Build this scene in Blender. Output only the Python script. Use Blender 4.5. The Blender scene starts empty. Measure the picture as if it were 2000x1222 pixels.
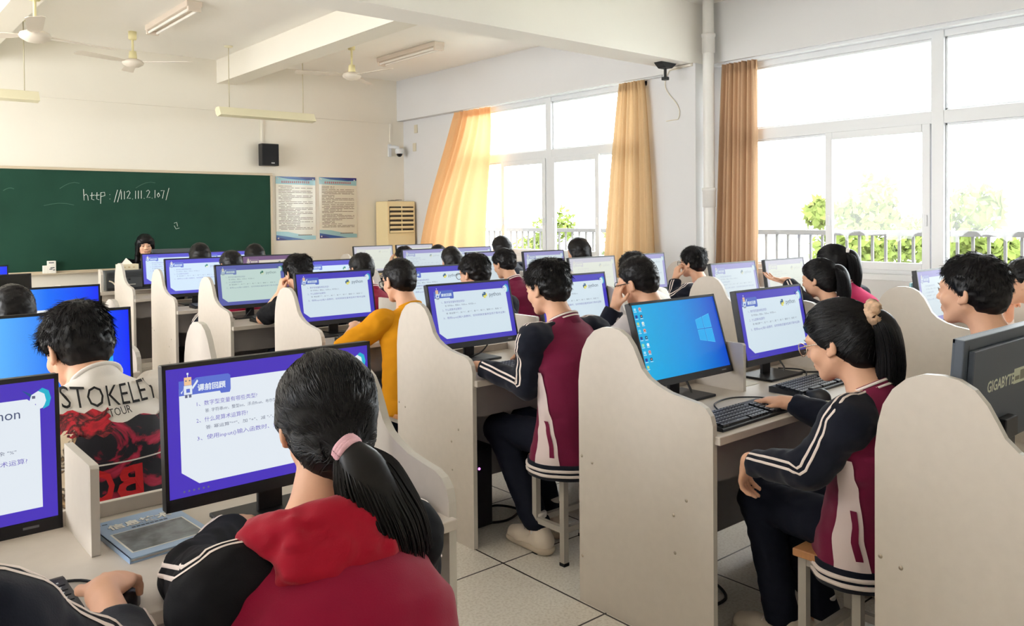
import bpy, math, random
import numpy as np
from mathutils import Vector, Matrix

random.seed(7)
RNG = np.random.default_rng(7)
SC = bpy.context.scene
COL = SC.collection

# ------------------------------------------------------------------ camera
H = 1.5
F_PX, CX_PX, CY_PX = 1587.5, 1000.0, 453.04          # in the 2000 x 1222 frame
YAW, PITCH, ROLL = 0.7050, -0.0189, 0.0093
def cam_axes():
    f = Vector((math.sin(YAW) * math.cos(PITCH), math.cos(YAW) * math.cos(PITCH), math.sin(PITCH)))
    r = Vector((math.cos(YAW), -math.sin(YAW), 0))
    d = f.cross(r)
    c, s = math.cos(ROLL), math.sin(ROLL)
    return c * r + s * d, -s * r + c * d, f
cr, cd, cf = cam_axes()
cam_data = bpy.data.cameras.new('camera')
cam_data.sensor_width = 36.0
cam_data.lens = 36.0 * F_PX / 2000.0
cam_data.shift_y = -(611.0 - CY_PX) / 2000.0
cam_data.clip_start, cam_data.clip_end = 0.05, 400
cam = bpy.data.objects.new('camera', cam_data)
COL.objects.link(cam)
cam.matrix_world = Matrix(((cr.x, -cd.x, -cf.x, 0), (cr.y, -cd.y, -cf.y, 0), (cr.z, -cd.z, -cf.z, H), (0, 0, 0, 1)))
SC.camera = cam

# ------------------------------------------------------------------ sky, light, exposure
SKY = 10.0
EXPO = 0.33
world = bpy.data.worlds.new('world')
SC.world = world
world.use_nodes = True
wn = world.node_tree
wn.nodes['Background'].inputs[0].default_value = (0.97, 0.985, 1.0, 1)
wn.nodes['Background'].inputs[1].default_value = SKY
SC.view_settings.view_transform = 'Standard'
SC.view_settings.look = 'None'
SC.view_settings.exposure = EXPO
SC.view_settings.gamma = 1.0
SC.view_settings.use_curve_mapping = False
SC.cycles.max_bounces = 8
SC.cycles.diffuse_bounces = 5
SC.cycles.glossy_bounces = 3
SC.cycles.transparent_max_bounces = 12
SC.cycles.caustics_reflective = False
SC.cycles.caustics_refractive = False
SC.cycles.sample_clamp_indirect = 6.0
def portal(name, loc, sx, sy, direction):
    l = bpy.data.lights.new(name, 'AREA')
    l.shape = 'RECTANGLE'; l.size = sx; l.size_y = sy
    l.cycles.is_portal = True
    o = bpy.data.objects.new(name, l); COL.objects.link(o)
    o.location = loc
    o.rotation_euler = Vector(direction).to_track_quat('-Z', 'Y').to_euler()
    return o
portal('window_portal', (6.95, 2.7, 1.97), 1.94, 3.86, (-1, 0, 0))
portal('window_portal', (6.95, 7.06, 1.97), 1.94, 3.1, (-1, 0, 0))
portal('window_portal', (-4.2, 6.6, 2.05), 2.4, 5.5, (1, 0, 0))
portal('window_portal', (-4.2, 1.2, 2.05), 2.4, .7, (1, 0, 0))  # portal of the unseen left opening added to light the near desks

# ------------------------------------------------------------------ materials
MATS = {}
def srgb(r, g, b):
    def c(v):
        v /= 255.0
        return v / 12.92 if v <= 0.04045 else ((v + 0.055) / 1.055) ** 2.4
    return (c(r), c(g), c(b), 1.0)
def mat(name, rgb, rough=0.6, metal=0.0, spec=0.5, bump=0.0, bscale=200.0, var=0.0, vscale=6.0, stretch=None, sheen=0.0):
    if name in MATS: return MATS[name]
    m = bpy.data.materials.new(name); m.use_nodes = True
    nt = m.node_tree; p = nt.nodes['Principled BSDF']
    col = srgb(*rgb)
    p.inputs['Base Color'].default_value = col
    p.inputs['Roughness'].default_value = rough
    p.inputs['Metallic'].default_value = metal
    p.inputs['Specular IOR Level'].default_value = spec
    if sheen: p.inputs['Sheen Weight'].default_value = sheen
    tc = None
    if bump or var:
        tc = nt.nodes.new('ShaderNodeTexCoord')
        src = tc.outputs['Object']
        if stretch:
            mp = nt.nodes.new('ShaderNodeMapping'); mp.inputs['Scale'].default_value = stretch
            nt.links.new(src, mp.inputs['Vector']); src = mp.outputs['Vector']
    if bump:
        n = nt.nodes.new('ShaderNodeTexNoise'); n.inputs['Scale'].default_value = bscale
        n.inputs['Detail'].default_value = 3
        nt.links.new(src, n.inputs['Vector'])
        b = nt.nodes.new('ShaderNodeBump'); b.inputs['Strength'].default_value = bump
        b.inputs['Distance'].default_value = 0.01
        nt.links.new(n.outputs['Fac'], b.inputs['Height'])
        nt.links.new(b.outputs['Normal'], p.inputs['Normal'])
    if var:
        n2 = nt.nodes.new('ShaderNodeTexNoise'); n2.inputs['Scale'].default_value = vscale
        n2.inputs['Detail'].default_value = 6
        nt.links.new(src, n2.inputs['Vector'])
        rmp = nt.nodes.new('ShaderNodeValToRGB')
        rmp.color_ramp.elements[0].position = 0.3; rmp.color_ramp.elements[1].position = 0.7
        rmp.color_ramp.elements[0].color = tuple(max(0, c * (1 - var)) for c in col[:3]) + (1,)
        rmp.color_ramp.elements[1].color = tuple(min(1, c * (1 + var)) for c in col[:3]) + (1,)
        nt.links.new(n2.outputs['Fac'], rmp.inputs['Fac'])
        nt.links.new(rmp.outputs['Color'], p.inputs['Base Color'])
    MATS[name] = m
    return m
def emit(name, rgb, strength=1.0, gloss=0.04):
    """a lit screen area: it gives off light and has the faint sheen of a matte panel"""
    if name in MATS: return MATS[name]
    m = bpy.data.materials.new(name); m.use_nodes = True
    p = m.node_tree.nodes['Principled BSDF']
    p.inputs['Base Color'].default_value = (0.02, 0.02, 0.02, 1)
    p.inputs['Roughness'].default_value = 0.5; p.inputs['Specular IOR Level'].default_value = .2
    p.inputs['Emission Color'].default_value = srgb(*rgb)
    p.inputs['Emission Strength'].default_value = strength / 2 ** EXPO
    MATS[name] = m
    return m

M_wall = mat('wall_paint', (236, 231, 219), 0.85, spec=0.2, var=0.015, vscale=1.3)
M_wallr = mat('wall_paint_right', (220, 220, 221), 0.85, spec=0.2, var=0.015, vscale=1.3)  # same wall paint, greyed to carry the shade of the right wall
M_ceil = mat('ceiling_paint', (250, 247, 241), 0.9, spec=0.1, var=0.012, vscale=0.9)
M_lam = mat('desk_laminate', (210, 201, 191), 0.45, spec=0.35, var=0.02, vscale=30)
M_edge = mat('edge_banding', (205, 200, 192), 0.4, var=0.02)
M_apron = mat('grey_apron_board', (150, 146, 146), 0.55, var=0.02, vscale=20)
M_blackp = mat('black_plastic', (26, 27, 31), 0.42, bump=0.02, bscale=400)
M_black = mat('dark_metal_case', (18, 20, 26), 0.5)
M_key = mat('key_plastic', (30, 32, 37), 0.38)
M_keyleg = mat('key_legend', (200, 205, 210), 0.6)
M_white = mat('white_frame_upvc', (226, 229, 232), 0.35, spec=0.5)
M_rail = mat('grey_rail_paint', (96, 92, 90), 0.6)
M_pipe = mat('pvc_pipe', (226, 224, 220), 0.4)
M_screw = mat('screw_metal', (170, 160, 145), 0.35, metal=0.9)
M_steel = mat('stool_paint', (178, 172, 163), 0.45, spec=0.5)
M_seatwood = mat('stool_wood', (196, 140, 92), 0.5, var=0.08, vscale=9, stretch=(1, 12, 1))
M_rubber = mat('rubber', (24, 24, 26), 0.8)
M_cable = mat('cable_black', (20, 20, 24), 0.5)
M_cablew = mat('cable_white', (225, 215, 195), 0.5)
M_board = mat('chalkboard_green', (32, 68, 54), 0.75, spec=0.2, var=0.12, vscale=2.2)
M_alu = mat('board_frame', (205, 190, 165), 0.4, metal=0.0)
M_chalk = mat('chalk', (225, 232, 225), 0.95)
M_smear = mat('chalk_smear', (70, 108, 92), 0.95)
M_fanw = mat('fan_enamel', (222, 212, 198), 0.35)
M_fany = mat('fan_yellowed_plastic', (232, 222, 172), 0.4)
M_fluo = mat('fluorescent_fitting', (226, 212, 198), 0.4)
M_tube = mat('fluorescent_tube_off', (246, 242, 236), 0.2)
M_lampy = mat('board_lamp_enamel', (236, 229, 198), 0.45)
M_ac = mat('ac_casing', (240, 220, 172), 0.4)
M_acd = mat('ac_vent_dark', (48, 38, 26), 0.6)
M_wood_warm = mat('label_plate', (190, 180, 150), 0.5)
M_paper = mat('paper_white', (240, 236, 226), 0.8)
M_skin = mat('skin', (226, 176, 146), 0.5, spec=0.35, var=0.03, vscale=25)
M_lip = mat('lip', (176, 104, 96), 0.45)
M_eye = mat('eye_white', (235, 232, 228), 0.2)
M_iris = mat('eye_dark', (30, 22, 18), 0.15)
M_hair = mat('black_hair', (13, 11, 14), 0.42, spec=0.3)
M_burg = mat('burgundy_cloth', (118, 24, 60), 0.85, spec=0.2, bump=0.08, bscale=350, sheen=0.15)
M_red = mat('red_fleece', (168, 16, 44), 0.85, spec=0.2, bump=0.08, bscale=350, sheen=0.15)
M_crim = mat('crimson_cloth', (146, 10, 52), 0.85, spec=0.2, bump=0.08, bscale=350, sheen=0.15)
M_pink = mat('rose_cloth', (192, 44, 92), 0.85, spec=0.2, bump=0.06, bscale=350)
M_navy = mat('navy_cloth', (20, 24, 38), 0.85, spec=0.2, bump=0.08, bscale=350, sheen=0.1)
M_blackc = mat('black_cloth', (18, 18, 22), 0.85, spec=0.2, bump=0.06, bscale=350)
M_stripe = mat('cream_stripe', (240, 226, 220), 0.8)
M_panel = mat('cream_panel_cloth', (228, 210, 208), 0.8, bump=0.06, bscale=350)
M_yellow = mat('mustard_tee', (222, 150, 20), 0.85, spec=0.2, bump=0.06, bscale=350)
M_whitec = mat('white_cloth', (236, 230, 224), 0.85, spec=0.2, bump=0.06, bscale=350)
M_greyc = mat('pale_grey_cloth', (196, 190, 190), 0.85, spec=0.2, bump=0.06, bscale=350)
M_denim = mat('dark_trousers', (20, 24, 38), 0.85, spec=0.2, bump=0.08, bscale=300)
M_shoe = mat('shoe_cream', (226, 212, 196), 0.6)
M_sole = mat('shoe_sole', (205, 190, 170), 0.7)
M_sock = mat('white_sock', (232, 226, 220), 0.9)
M_pinkband = mat('pink_hair_band', (240, 190, 204), 0.7, bump=0.2, bscale=200)
M_gold = mat('wire_frame_metal', (196, 180, 160), 0.25, metal=1.0)

def glass_mat():
    m = bpy.data.materials.new('window_glass'); m.use_nodes = True
    nt = m.node_tree; nt.nodes.clear()
    out = nt.nodes.new('ShaderNodeOutputMaterial')
    tr = nt.nodes.new('ShaderNodeBsdfTransparent'); tr.inputs[0].default_value = (0.96, 0.985, 0.985, 1)
    gl = nt.nodes.new('ShaderNodeBsdfGlossy'); gl.inputs['Roughness'].default_value = 0.02
    mx = nt.nodes.new('ShaderNodeMixShader')
    lw = nt.nodes.new('ShaderNodeLayerWeight'); lw.inputs['Blend'].default_value = .5
    pw = nt.nodes.new('ShaderNodeMath'); pw.operation = 'POWER'; pw.inputs[1].default_value = 5
    fr = nt.nodes.new('ShaderNodeMath'); fr.operation = 'MULTIPLY_ADD'; fr.inputs[1].default_value = .6; fr.inputs[2].default_value = .03
    nt.links.new(lw.outputs['Facing'], pw.inputs[0]); nt.links.new(pw.outputs[0], fr.inputs[0])
    nt.links.new(fr.outputs[0], mx.inputs[0]); nt.links.new(tr.outputs[0], mx.inputs[1]); nt.links.new(gl.outputs[0], mx.inputs[2])
    nt.links.new(mx.outputs[0], out.inputs[0])
    return m
M_glass = glass_mat()
def lens_mat():
    m = M_glass.copy(); m.name = 'spectacle_lens'
    return m
M_lens = lens_mat()
def curtain_mat(name, rgb, trans):
    m = bpy.data.materials.new(name); m.use_nodes = True
    nt = m.node_tree; nt.nodes.clear()
    out = nt.nodes.new('ShaderNodeOutputMaterial')
    df = nt.nodes.new('ShaderNodeBsdfDiffuse'); tl = nt.nodes.new('ShaderNodeBsdfTranslucent')
    mx = nt.nodes.new('ShaderNodeMixShader'); mx.inputs[0].default_value = trans
    tc = nt.nodes.new('ShaderNodeTexCoord'); mp = nt.nodes.new('ShaderNodeMapping')
    mp.inputs['Scale'].default_value = (60, 60, 220)
    nz = nt.nodes.new('ShaderNodeTexNoise'); nz.inputs['Scale'].default_value = 1.0; nz.inputs['Detail'].default_value = 2
    rp = nt.nodes.new('ShaderNodeValToRGB')
    c = srgb(*rgb)
    rp.color_ramp.elements[0].color = tuple(v * 0.86 for v in c[:3]) + (1,)
    rp.color_ramp.elements[1].color = c
    nt.links.new(tc.outputs['Object'], mp.inputs[0]); nt.links.new(mp.outputs[0], nz.inputs['Vector'])
    nt.links.new(nz.outputs['Fac'], rp.inputs[0])
    nt.links.new(rp.outputs[0], df.inputs[0]); nt.links.new(rp.outputs[0], tl.inputs[0])
    nt.links.new(df.outputs[0], mx.inputs[1]); nt.links.new(tl.outputs[0], mx.inputs[2])
    nt.links.new(mx.outputs[0], out.inputs[0])
    return m
M_curtain = curtain_mat('curtain_cloth', (252, 204, 152), 0.31)
M_curtain2 = curtain_mat('curtain_cloth_lined', (218, 186, 144), 0.14)  # same cloth, darkened for the shade of its gathered folds
M_curtain3 = curtain_mat('curtain_cloth_tan', (186, 152, 122), 0.10)  # same cloth, darker still, with deep fold shade put into the colour
M_leaf = curtain_mat('leaves', (112, 124, 66), 0.35)
M_trunk = mat('bark', (90, 76, 60), 0.9)

def floor_mat():
    m = bpy.data.materials.new('terrazzo_tiles'); m.use_nodes = True
    nt = m.node_tree; p = nt.nodes['Principled BSDF']
    tc = nt.nodes.new('ShaderNodeTexCoord'); sx = nt.nodes.new('ShaderNodeSeparateXYZ')
    nt.links.new(tc.outputs['Object'], sx.inputs[0])
    def joint(sock, off):
        a = nt.nodes.new('ShaderNodeMath'); a.operation = 'ADD'; a.inputs[1].default_value = 60 - off + 0.0035
        b = nt.nodes.new('ShaderNodeMath'); b.operation = 'MODULO'; b.inputs[1].default_value = 0.6
        c = nt.nodes.new('ShaderNodeMath'); c.operation = 'LESS_THAN'; c.inputs[1].default_value = 0.008
        nt.links.new(sock, a.inputs[0]); nt.links.new(a.outputs[0], b.inputs[0]); nt.links.new(b.outputs[0], c.inputs[0])
        return c.outputs[0]
    jx = joint(sx.outputs['X'], 2.2245); jy = joint(sx.outputs['Y'], 2.6955)
    mxn = nt.nodes.new('ShaderNodeMath'); mxn.operation = 'MAXIMUM'
    nt.links.new(jx, mxn.inputs[0]); nt.links.new(jy, mxn.inputs[1])
    vo = nt.nodes.new('ShaderNodeTexNoise'); vo.inputs['Scale'].default_value = 90; vo.inputs['Detail'].default_value = 4
    nt.links.new(tc.outputs['Object'], vo.inputs['Vector'])
    rp = nt.nodes.new('ShaderNodeValToRGB')
    rp.color_ramp.elements[0].position = 0.36; rp.color_ramp.elements[0].color = srgb(222, 215, 204)
    rp.color_ramp.elements[1].position = 0.56; rp.color_ramp.elements[1].color = srgb(240, 235, 226)
    nt.links.new(vo.outputs['Fac'], rp.inputs[0])
    mix = nt.nodes.new('ShaderNodeMix'); mix.data_type = 'RGBA'
    nt.links.new(mxn.outputs[0], mix.inputs['Factor'])
    nt.links.new(rp.outputs[0], mix.inputs['A']); mix.inputs['B'].default_value = srgb(34, 24, 22)
    nt.links.new(mix.outputs['Result'], p.inputs['Base Color'])
    p.inputs['Roughness'].default_value = 0.28
    return m
M_floor = floor_mat()

# ------------------------------------------------------------------ mesh helpers
class MB:
    def __init__(self): self.v, self.f, self.m, self.mats, self.sm = [], [], [], [], []
    def mi(self, m):
        if m not in self.mats: self.mats.append(m)
        return self.mats.index(m)
    def raw(self, verts, faces, m, smooth=False):
        b = len(self.v); k = self.mi(m)
        self.v += [tuple(p) for p in verts]
        for f in faces:
            self.f.append(tuple(i + b for i in f)); self.m.append(k); self.sm.append(smooth)
        return self
    def box(self, c, s, m, rot=None):
        hx, hy, hz = s[0] / 2, s[1] / 2, s[2] / 2
        pts = [Vector((x, y, z)) for z in (-hz, hz) for y in (-hy, hy) for x in (-hx, hx)]
        if rot is not None: pts = [rot @ p for p in pts]
        c = Vector(c)
        return self.raw([p + c for p in pts], [(0, 2, 3, 1), (4, 5, 7, 6), (0, 1, 5, 4), (2, 6, 7, 3), (0, 4, 6, 2), (1, 3, 7, 5)], m)
    def bb(self, a, b, m):
        return self.box([(a[i] + b[i]) / 2 for i in range(3)], [abs(b[i] - a[i]) for i in range(3)], m)
    def prism(self, poly, fn, d0, d1, m, m_side=None):
        n = len(poly)
        A = [fn(p[0], p[1], d0) for p in poly]; B = [fn(p[0], p[1], d1) for p in poly]
        self.raw(A, [tuple(range(n))[::-1]], m); self.raw(B, [tuple(range(n))], m)
        self.raw(A + B, [(i, (i + 1) % n, n + (i + 1) % n, n + i) for i in range(n)], m_side or m)
        return self
    def tube(self, path, r, m, n=8, cap=True, r2=None):
        P = [Vector(p) for p in path]; V = []; k = len(P)
        up = Vector((0, 0, 1))
        prev = None
        for i, p in enumerate(P):
            t = (P[min(i + 1, k - 1)] - P[max(i - 1, 0)]).normalized()
            if prev is None:
                a = t.cross(up)
                if a.length < 1e-3: a = t.cross(Vector((1, 0, 0)))
                a.normalize()
            else:
                a = (prev - t * prev.dot(t)).normalized()
            prev = a
            b = t.cross(a)
            rr = r if r2 is None else r + (r2 - r) * i / max(1, k - 1)
            for j in range(n):
                w = 2 * math.pi * j / n
                V.append(p + a * (math.cos(w) * rr) + b * (math.sin(w) * rr))
        fs = []
        for i in range(k - 1):
            for j in range(n):
                fs.append((i * n + j, i * n + (j + 1) % n, (i + 1) * n + (j + 1) % n, (i + 1) * n + j))
        self.raw(V, fs, m, True)
        if cap:
            self.raw(V[:n], [tuple(range(n))[::-1]], m); self.raw(V[-n:], [tuple(range(n))], m)
        return self
    def lathe(self, prof, c, m, n=24, axis='Z'):
        V = []
        for (r, z) in prof:
            for j in range(n):
                w = 2 * math.pi * j / n
                q = (r * math.cos(w), r * math.sin(w), z)
                if axis == 'Y': q = (q[0], q[2], q[1])
                if axis == 'X': q = (q[2], q[0], q[1])
                V.append((q[0] + c[0], q[1] + c[1], q[2] + c[2]))
        fs = []
        for i in range(len(prof) - 1):
            for j in range(n):
                fs.append((i * n + j, i * n + (j + 1) % n, (i + 1) * n + (j + 1) % n, (i + 1) * n + j))
        return self.raw(V, fs, m, True)
    def build(self, name, parent=None, loc=(0, 0, 0), bevel=0.0, rot=None):
        me = bpy.data.meshes.new(name)
        me.from_pydata([tuple(p) for p in self.v], [], self.f)
        for m in self.mats: me.materials.append(m)
        me.polygons.foreach_set('material_index', self.m)
        me.polygons.foreach_set('use_smooth', self.sm)
        me.update()
        o = bpy.data.objects.new(name, me); COL.objects.link(o)
        if parent is not None: o.parent = parent
        o.location = loc
        if rot is not None: o.rotation_euler = rot
        if bevel:
            b = o.modifiers.new('bevel', 'BEVEL'); b.width = bevel; b.segments = 2; b.limit_method = 'ANGLE'
        return o
def tag(o, label=None, cat=None, group=None, kind=None):
    if label: o['label'] = label
    if cat: o['category'] = cat
    if group: o['group'] = group
    if kind: o['kind'] = kind
    return o
def empty(name, loc, label, cat, group=None, rz=0.0):
    o = bpy.data.objects.new(name, None); COL.objects.link(o)
    o.empty_display_size = 0.1
    o.location = loc; o.rotation_euler = (0, 0, rz)
    return tag(o, label, cat, group)
def struct(mb, name, **k): return tag(mb.build(name, **k), kind='structure')
def kids(o): return [c for c in COL.objects if c.parent == o]
def copy_tree(o, parent=None):
    c = o.copy(); COL.objects.link(c)
    if parent is not None: c.parent = parent
    for ch in o.children: copy_tree(ch, c)
    return c
TXT = {}
def text_geo(s, size, align='LEFT', fat=0.0, res=2):
    key = (s, align, fat, res)
    if key not in TXT:
        cu = bpy.data.curves.new('t', 'FONT'); cu.body = s; cu.size = 1.0; cu.align_x = align; cu.resolution_u = res; cu.offset = fat
        ob = bpy.data.objects.new('t', cu); COL.objects.link(ob)
        dg = bpy.context.evaluated_depsgraph_get()
        me = bpy.data.meshes.new_from_object(ob.evaluated_get(dg))
        vs = [(v.co.x, v.co.y) for v in me.vertices]; fs = [tuple(p.vertices) for p in me.polygons]
        bpy.data.objects.remove(ob); bpy.data.curves.remove(cu); bpy.data.meshes.remove(me)
        TXT[key] = (vs, fs)
    vs, fs = TXT[key]
    return [(x * size, y * size) for x, y in vs], fs
def put_text(mb, s, size, o, ux, uy, m, align='LEFT', fat=0.0, res=2, width=None):
    vs, fs = text_geo(s, size, align, fat, res)
    o, ux, uy = Vector(o), Vector(ux), Vector(uy)
    k = 1.0
    if width and vs:
        w = max(v[0] for v in vs) - min(v[0] for v in vs)
        k = width / w
    mb.raw([o + ux * (x * k) + uy * y for x, y in vs], fs, m)

def ORD(r): return dict(A='nearest row', B='second row', C='third row', D='fourth row', E='fifth row', F='farthest row', Z='row at the right edge')[r]
# ------------------------------------------------------------------ the room
XW, YF, ZC = 6.589, 10.2, 3.5          # window wall, front wall, ceiling
XL, YB = -3.9, -2.8
struct(MB().bb((XL - .3, YB - .3, -.12), (XW + .3, YF + .3, 0), M_floor), 'floor')
struct(MB().bb((XL - .3, YB - .3, ZC), (XW + .3, YF + .3, ZC + .15), M_ceil), 'ceiling')
struct(MB().bb((XL - .3, YF, 0), (XW + .3, YF + .25, ZC), M_wall), 'wall_front')
struct(MB().bb((XL - .3, YB - .25, 0), (XW + .3, YB, ZC), M_wall), 'wall_back')
W1 = (0.8, 4.62); W2 = (5.55, 8.6); ZS, ZH = 0.985, 2.925
w = MB()
T = .24
w.bb((XW, YB, 0), (XW + T, YF, ZS), M_wallr).bb((XW, YB, ZH), (XW + T, YF, ZC), M_wallr)
for a, b in ((YB, W1[0]), (W1[1], W2[0]), (W2[1], YF)): w.bb((XW, a, ZS), (XW + T, b, ZH), M_wallr)
struct(w, 'wall_right')
w = MB()
w.bb((XL - T, YB, 0), (XL, YF, .9), M_wall).bb((XL - T, YB, 3.2), (XL, YF, ZC), M_wall)
for a, b in ((YB, 0.9), (1.55, 3.9), (9.3, YF)): w.bb((XL - T, a, .9), (XL, b, 3.2), M_wall)  # unseen openings sized for the light, the narrow one added for near desks
struct(w, 'wall_left')
# ring beam over the windows, cross beam, lengthwise beams, pillar
struct(MB().bb((6.478, 5.06, 2.915), (XW, YF, ZC), M_wallr).bb((6.478, YB, 2.935), (XW, 4.745, ZC), M_wallr), 'trim_1')
struct(MB().bb((XL, 4.745, 2.93), (XW, 5.065, ZC), M_ceil), 'trim_2')
for i, (x0, x1) in enumerate(((3.83, 4.08), (1.155, 1.355), (-1.5, -1.3))):
    b = MB().bb((x0, 5.065, 3.21), (x1, YF, ZC), M_wall).bb((x0, YB, 3.21), (x1, 4.745, ZC), M_wall)
    struct(b, 'trim_%d' % (3 + i))
struct(MB().bb((6.3, 4.72, 0), (XW, 5.10, 2.93), M_wallr), 'trim_6')
# white trunking on the front wall
cd_ = MB()
cd_.bb((1.2, YF - .022, 2.868), (6.37, YF, 2.895), M_wall).bb((6.345, YF - .022, 2.60), (6.37, YF, 2.868), M_wall)
cd_.bb((4.395, YF - .022, 2.50), (4.418, YF, 2.868), M_wall)
struct(cd_, 'trim_7')

# ------------------------------------------------------------------ windows
def window(n, y0, y1, mull, sashes):
    root = bpy.data.objects.new('window_%d' % n, None); COL.objects.link(root); root['kind'] = 'structure'
    xa, xb = XW + .02, XW + .09
    fr = MB()
    fr.bb((xa, y0, ZH - .07), (xb, y1, ZH), M_white).bb((xa, y0, ZS), (xb, y1, ZS + .06), M_white)
    fr.bb((xa, y0, ZS), (xb, y0 + .06, ZH), M_white).bb((xa, y1 - .06, ZS), (xb, y1, ZH), M_white)
    fr.bb((xa - .012, mull - .046, ZS), (xb, mull + .046, ZH), M_white)
    fr.bb((xa - .008, y0, 2.19), (xb, y1, 2.29), M_white)
    # glazing beads
    for a, b in ((y0 + .06, mull - .046), (mull + .046, y1 - .06)):
        for z0, z1 in ((2.29, ZH - .07), (ZS + .06, 2.19)):
            fr.bb((xa + .02, a, z0), (xb - .01, b, z0 + .018), M_white).bb((xa + .02, a, z1 - .018), (xb - .01, b, z1), M_white)
            fr.bb((xa + .02, a, z0), (xb - .01, a + .018, z1), M_white).bb((xa + .02, b - .018, z0), (xb - .01, b, z1), M_white)
    fr.bb((xa - .03, y0 - .02, ZS - .03), (xb, y1 + .02, ZS + .02), M_white)
    fr.build('frame', root, bevel=.004)
    # window board / curtain rail on the beam underside
    r = MB().bb((XW - .075, y0 - .25, ZH - .018), (XW + .02, y1 + .05, ZH + .012), M_white)
    r.build('curtain_rail', root, bevel=.003)
    def pn(a, b, z0, z1): MB().bb((xa + .045, a, z0), (xa + .049, b, z1), M_glass).build('pane', root)
    for a, b in ((y0 + .05, mull - .03), (mull + .03, y1 - .05)):
        pn(a, b, 2.28, ZH - .06)
        sh = [q for q in sashes if q[0] < b and q[1] > a][0]
        if sh[0] - a > .1: pn(a, sh[0] + .03, ZS + .05, 2.2)
        if b - sh[1] > .1: pn(sh[1] - .03, b, ZS + .05, 2.2)
    for a, b in sashes:
        s = MB(); z0, z1 = ZS + .055, 2.195; x0, x1 = xa - .022, xa + .012; q = .062
        s.bb((x0, a, z0), (x1, a + q, z1), M_white).bb((x0, b - q, z0), (x1, b, z1), M_white)
        s.bb((x0, a + q, z0), (x1, b - q, z0 + q), M_white).bb((x0, a + q, z1 - q), (x1, b - q, z1), M_white)
        s.build('sash', root, bevel=.004)
        MB().bb((xa - .006, a + q, z0 + q), (xa - .002, b - q, z1 - q), M_glass).build('pane', root)
        h = MB().box((x0 - .006, a + .03, 1.44), (.014, .022, .09), M_white).box((x0 - .006, b - .03, 1.44), (.014, .022, .09), M_white)
        h.build('handle', root, bevel=.004)
window(1, W1[0], W1[1], 2.662, [(2.714, 3.58), (.87, 1.74)])
window(2, W2[0], W2[1], 7.075, [(7.125, 7.95), (6.25, 7.025)])

# ------------------------------------------------------------------ outside
tag(MB().bb((XW + T, -2, .05), (8.35, 12.5, .2), M_rail).build('balcony'), kind='structure')
rl = empty('balcony_railing', (8.1, 5, .2), 'grey metal balcony railing outside the windows', 'railing')
MB().bb((-.028, -6.5, 1.075), (.028, 7.0, 1.128), M_rail).build('top_rail', rl)
MB().bb((-.018, -6.5, .1), (.018, 7.0, .13), M_rail).build('bottom_rail', rl)
y = 1.34
bal = MB().box((0, 0, .6), (.024, .024, .98), M_rail)
b0 = bal.build('baluster', rl, loc=(0, y - 5, 0))
while y < 11.4:
    y += .1345
    c = b0.copy(); COL.objects.link(c); c.location = (0, y - 5, 0)
tag(MB().bb((8, -40, -4.3), (120, 110, -4.1), mat('campus_ground', (206, 206, 194), .9)).build('ground'), kind='structure')
def tree(x, y, zt, rad, nleaf, label, dz=3.2):
    root = empty('tree', (x, y, -4.1), label, 'tree', 'trees beyond the balcony')
    hgt = zt + 4.1
    MB().tube([(0, 0, 0), (.1, .05, hgt * .5), (.05, .1, hgt - dz * .5)], .22, M_trunk, r2=.06).build('trunk', root)
    rng = np.random.default_rng(int(abs(x * 37 + y * 91)))
    cl = []
    for i in range(26):
        t = rng.uniform(0, 1); a = rng.uniform(0, 6.283); rr = rad * (1 - t ** 1.8) ** .5 * rng.uniform(.25, .95)
        cl.append((rr * math.cos(a), rr * math.sin(a), hgt - dz * 1.9 * (1 - t) - .25, rng.uniform(.5, .9) * rad * .42))
    V, Fc = [], []
    for i in range(nleaf):
        c = cl[rng.integers(len(cl))]; d = rng.normal(size=3); d /= np.linalg.norm(d)
        p = np.array(c[:3]) + d * c[3] * rng.uniform(.55, 1.0)
        u = rng.normal(size=3); u /= np.linalg.norm(u); v = np.cross(u, d); v /= (np.linalg.norm(v) + 1e-6)
        s = rng.uniform(.09, .18)
        k = len(V); V += [p - u * s, p + v * s * .5, p + u * s, p - v * s * .5]; Fc.append((k, k + 1, k + 2, k + 3))
    MB().raw(V, Fc, M_leaf).build('crown', root)
tree(15.5, 5.75, 2.05, 1.35, 5200, 'sunlit leafy tree right of the wide window mullion')
tree(17.0, 9.0, 1.95, 1.6, 5200, 'leafy tree behind the left pane of the near window')
tree(21.0, 10.3, 2.2, 1.8, 4200, 'pale tree seen hazily through the sliding sash')
tree(26.0, 11.2, 1.2, 2.2, 4200, 'lower tree filling the gap behind the balcony railing')
tree(22.0, 19.5, 1.5, 2.4, 4200, 'faint tree behind the railing of the far window')
tree(24.0, 25.5, 1.9, 2.4, 4200, 'faint tree seen low behind the far sash')
tree(13.6, 9.0, .6, 1.25, 4200, 'low bushy tree beside the curtain edge')
bd = empty('apartment_building', (58, 36, -4.1), 'pale apartment block faint in the distance beside the curtain', 'building')
M_far = mat('far_wall', (228, 226, 222), .9); M_farw = mat('far_window', (120, 128, 134), .4)
MB().bb((-5, -7, 0), (6, 5, 9.0), M_far).build('wall', bd)
MB().bb((-5.3, -7.3, 9.0), (6.3, 5.3, 9.4), M_far).build('roof', bd)
wi = MB().bb((-5.06, -.7, 0), (-5.0, .7, 1.2), M_farw).build('window', bd, loc=(0, -5, 1.2))
for k in range(3):
    for j in range(4):
        if k or j:
            c = wi.copy(); COL.objects.link(c); c.location = (0, -5 + j * 3, 1.2 + k * 2.7)

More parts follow.
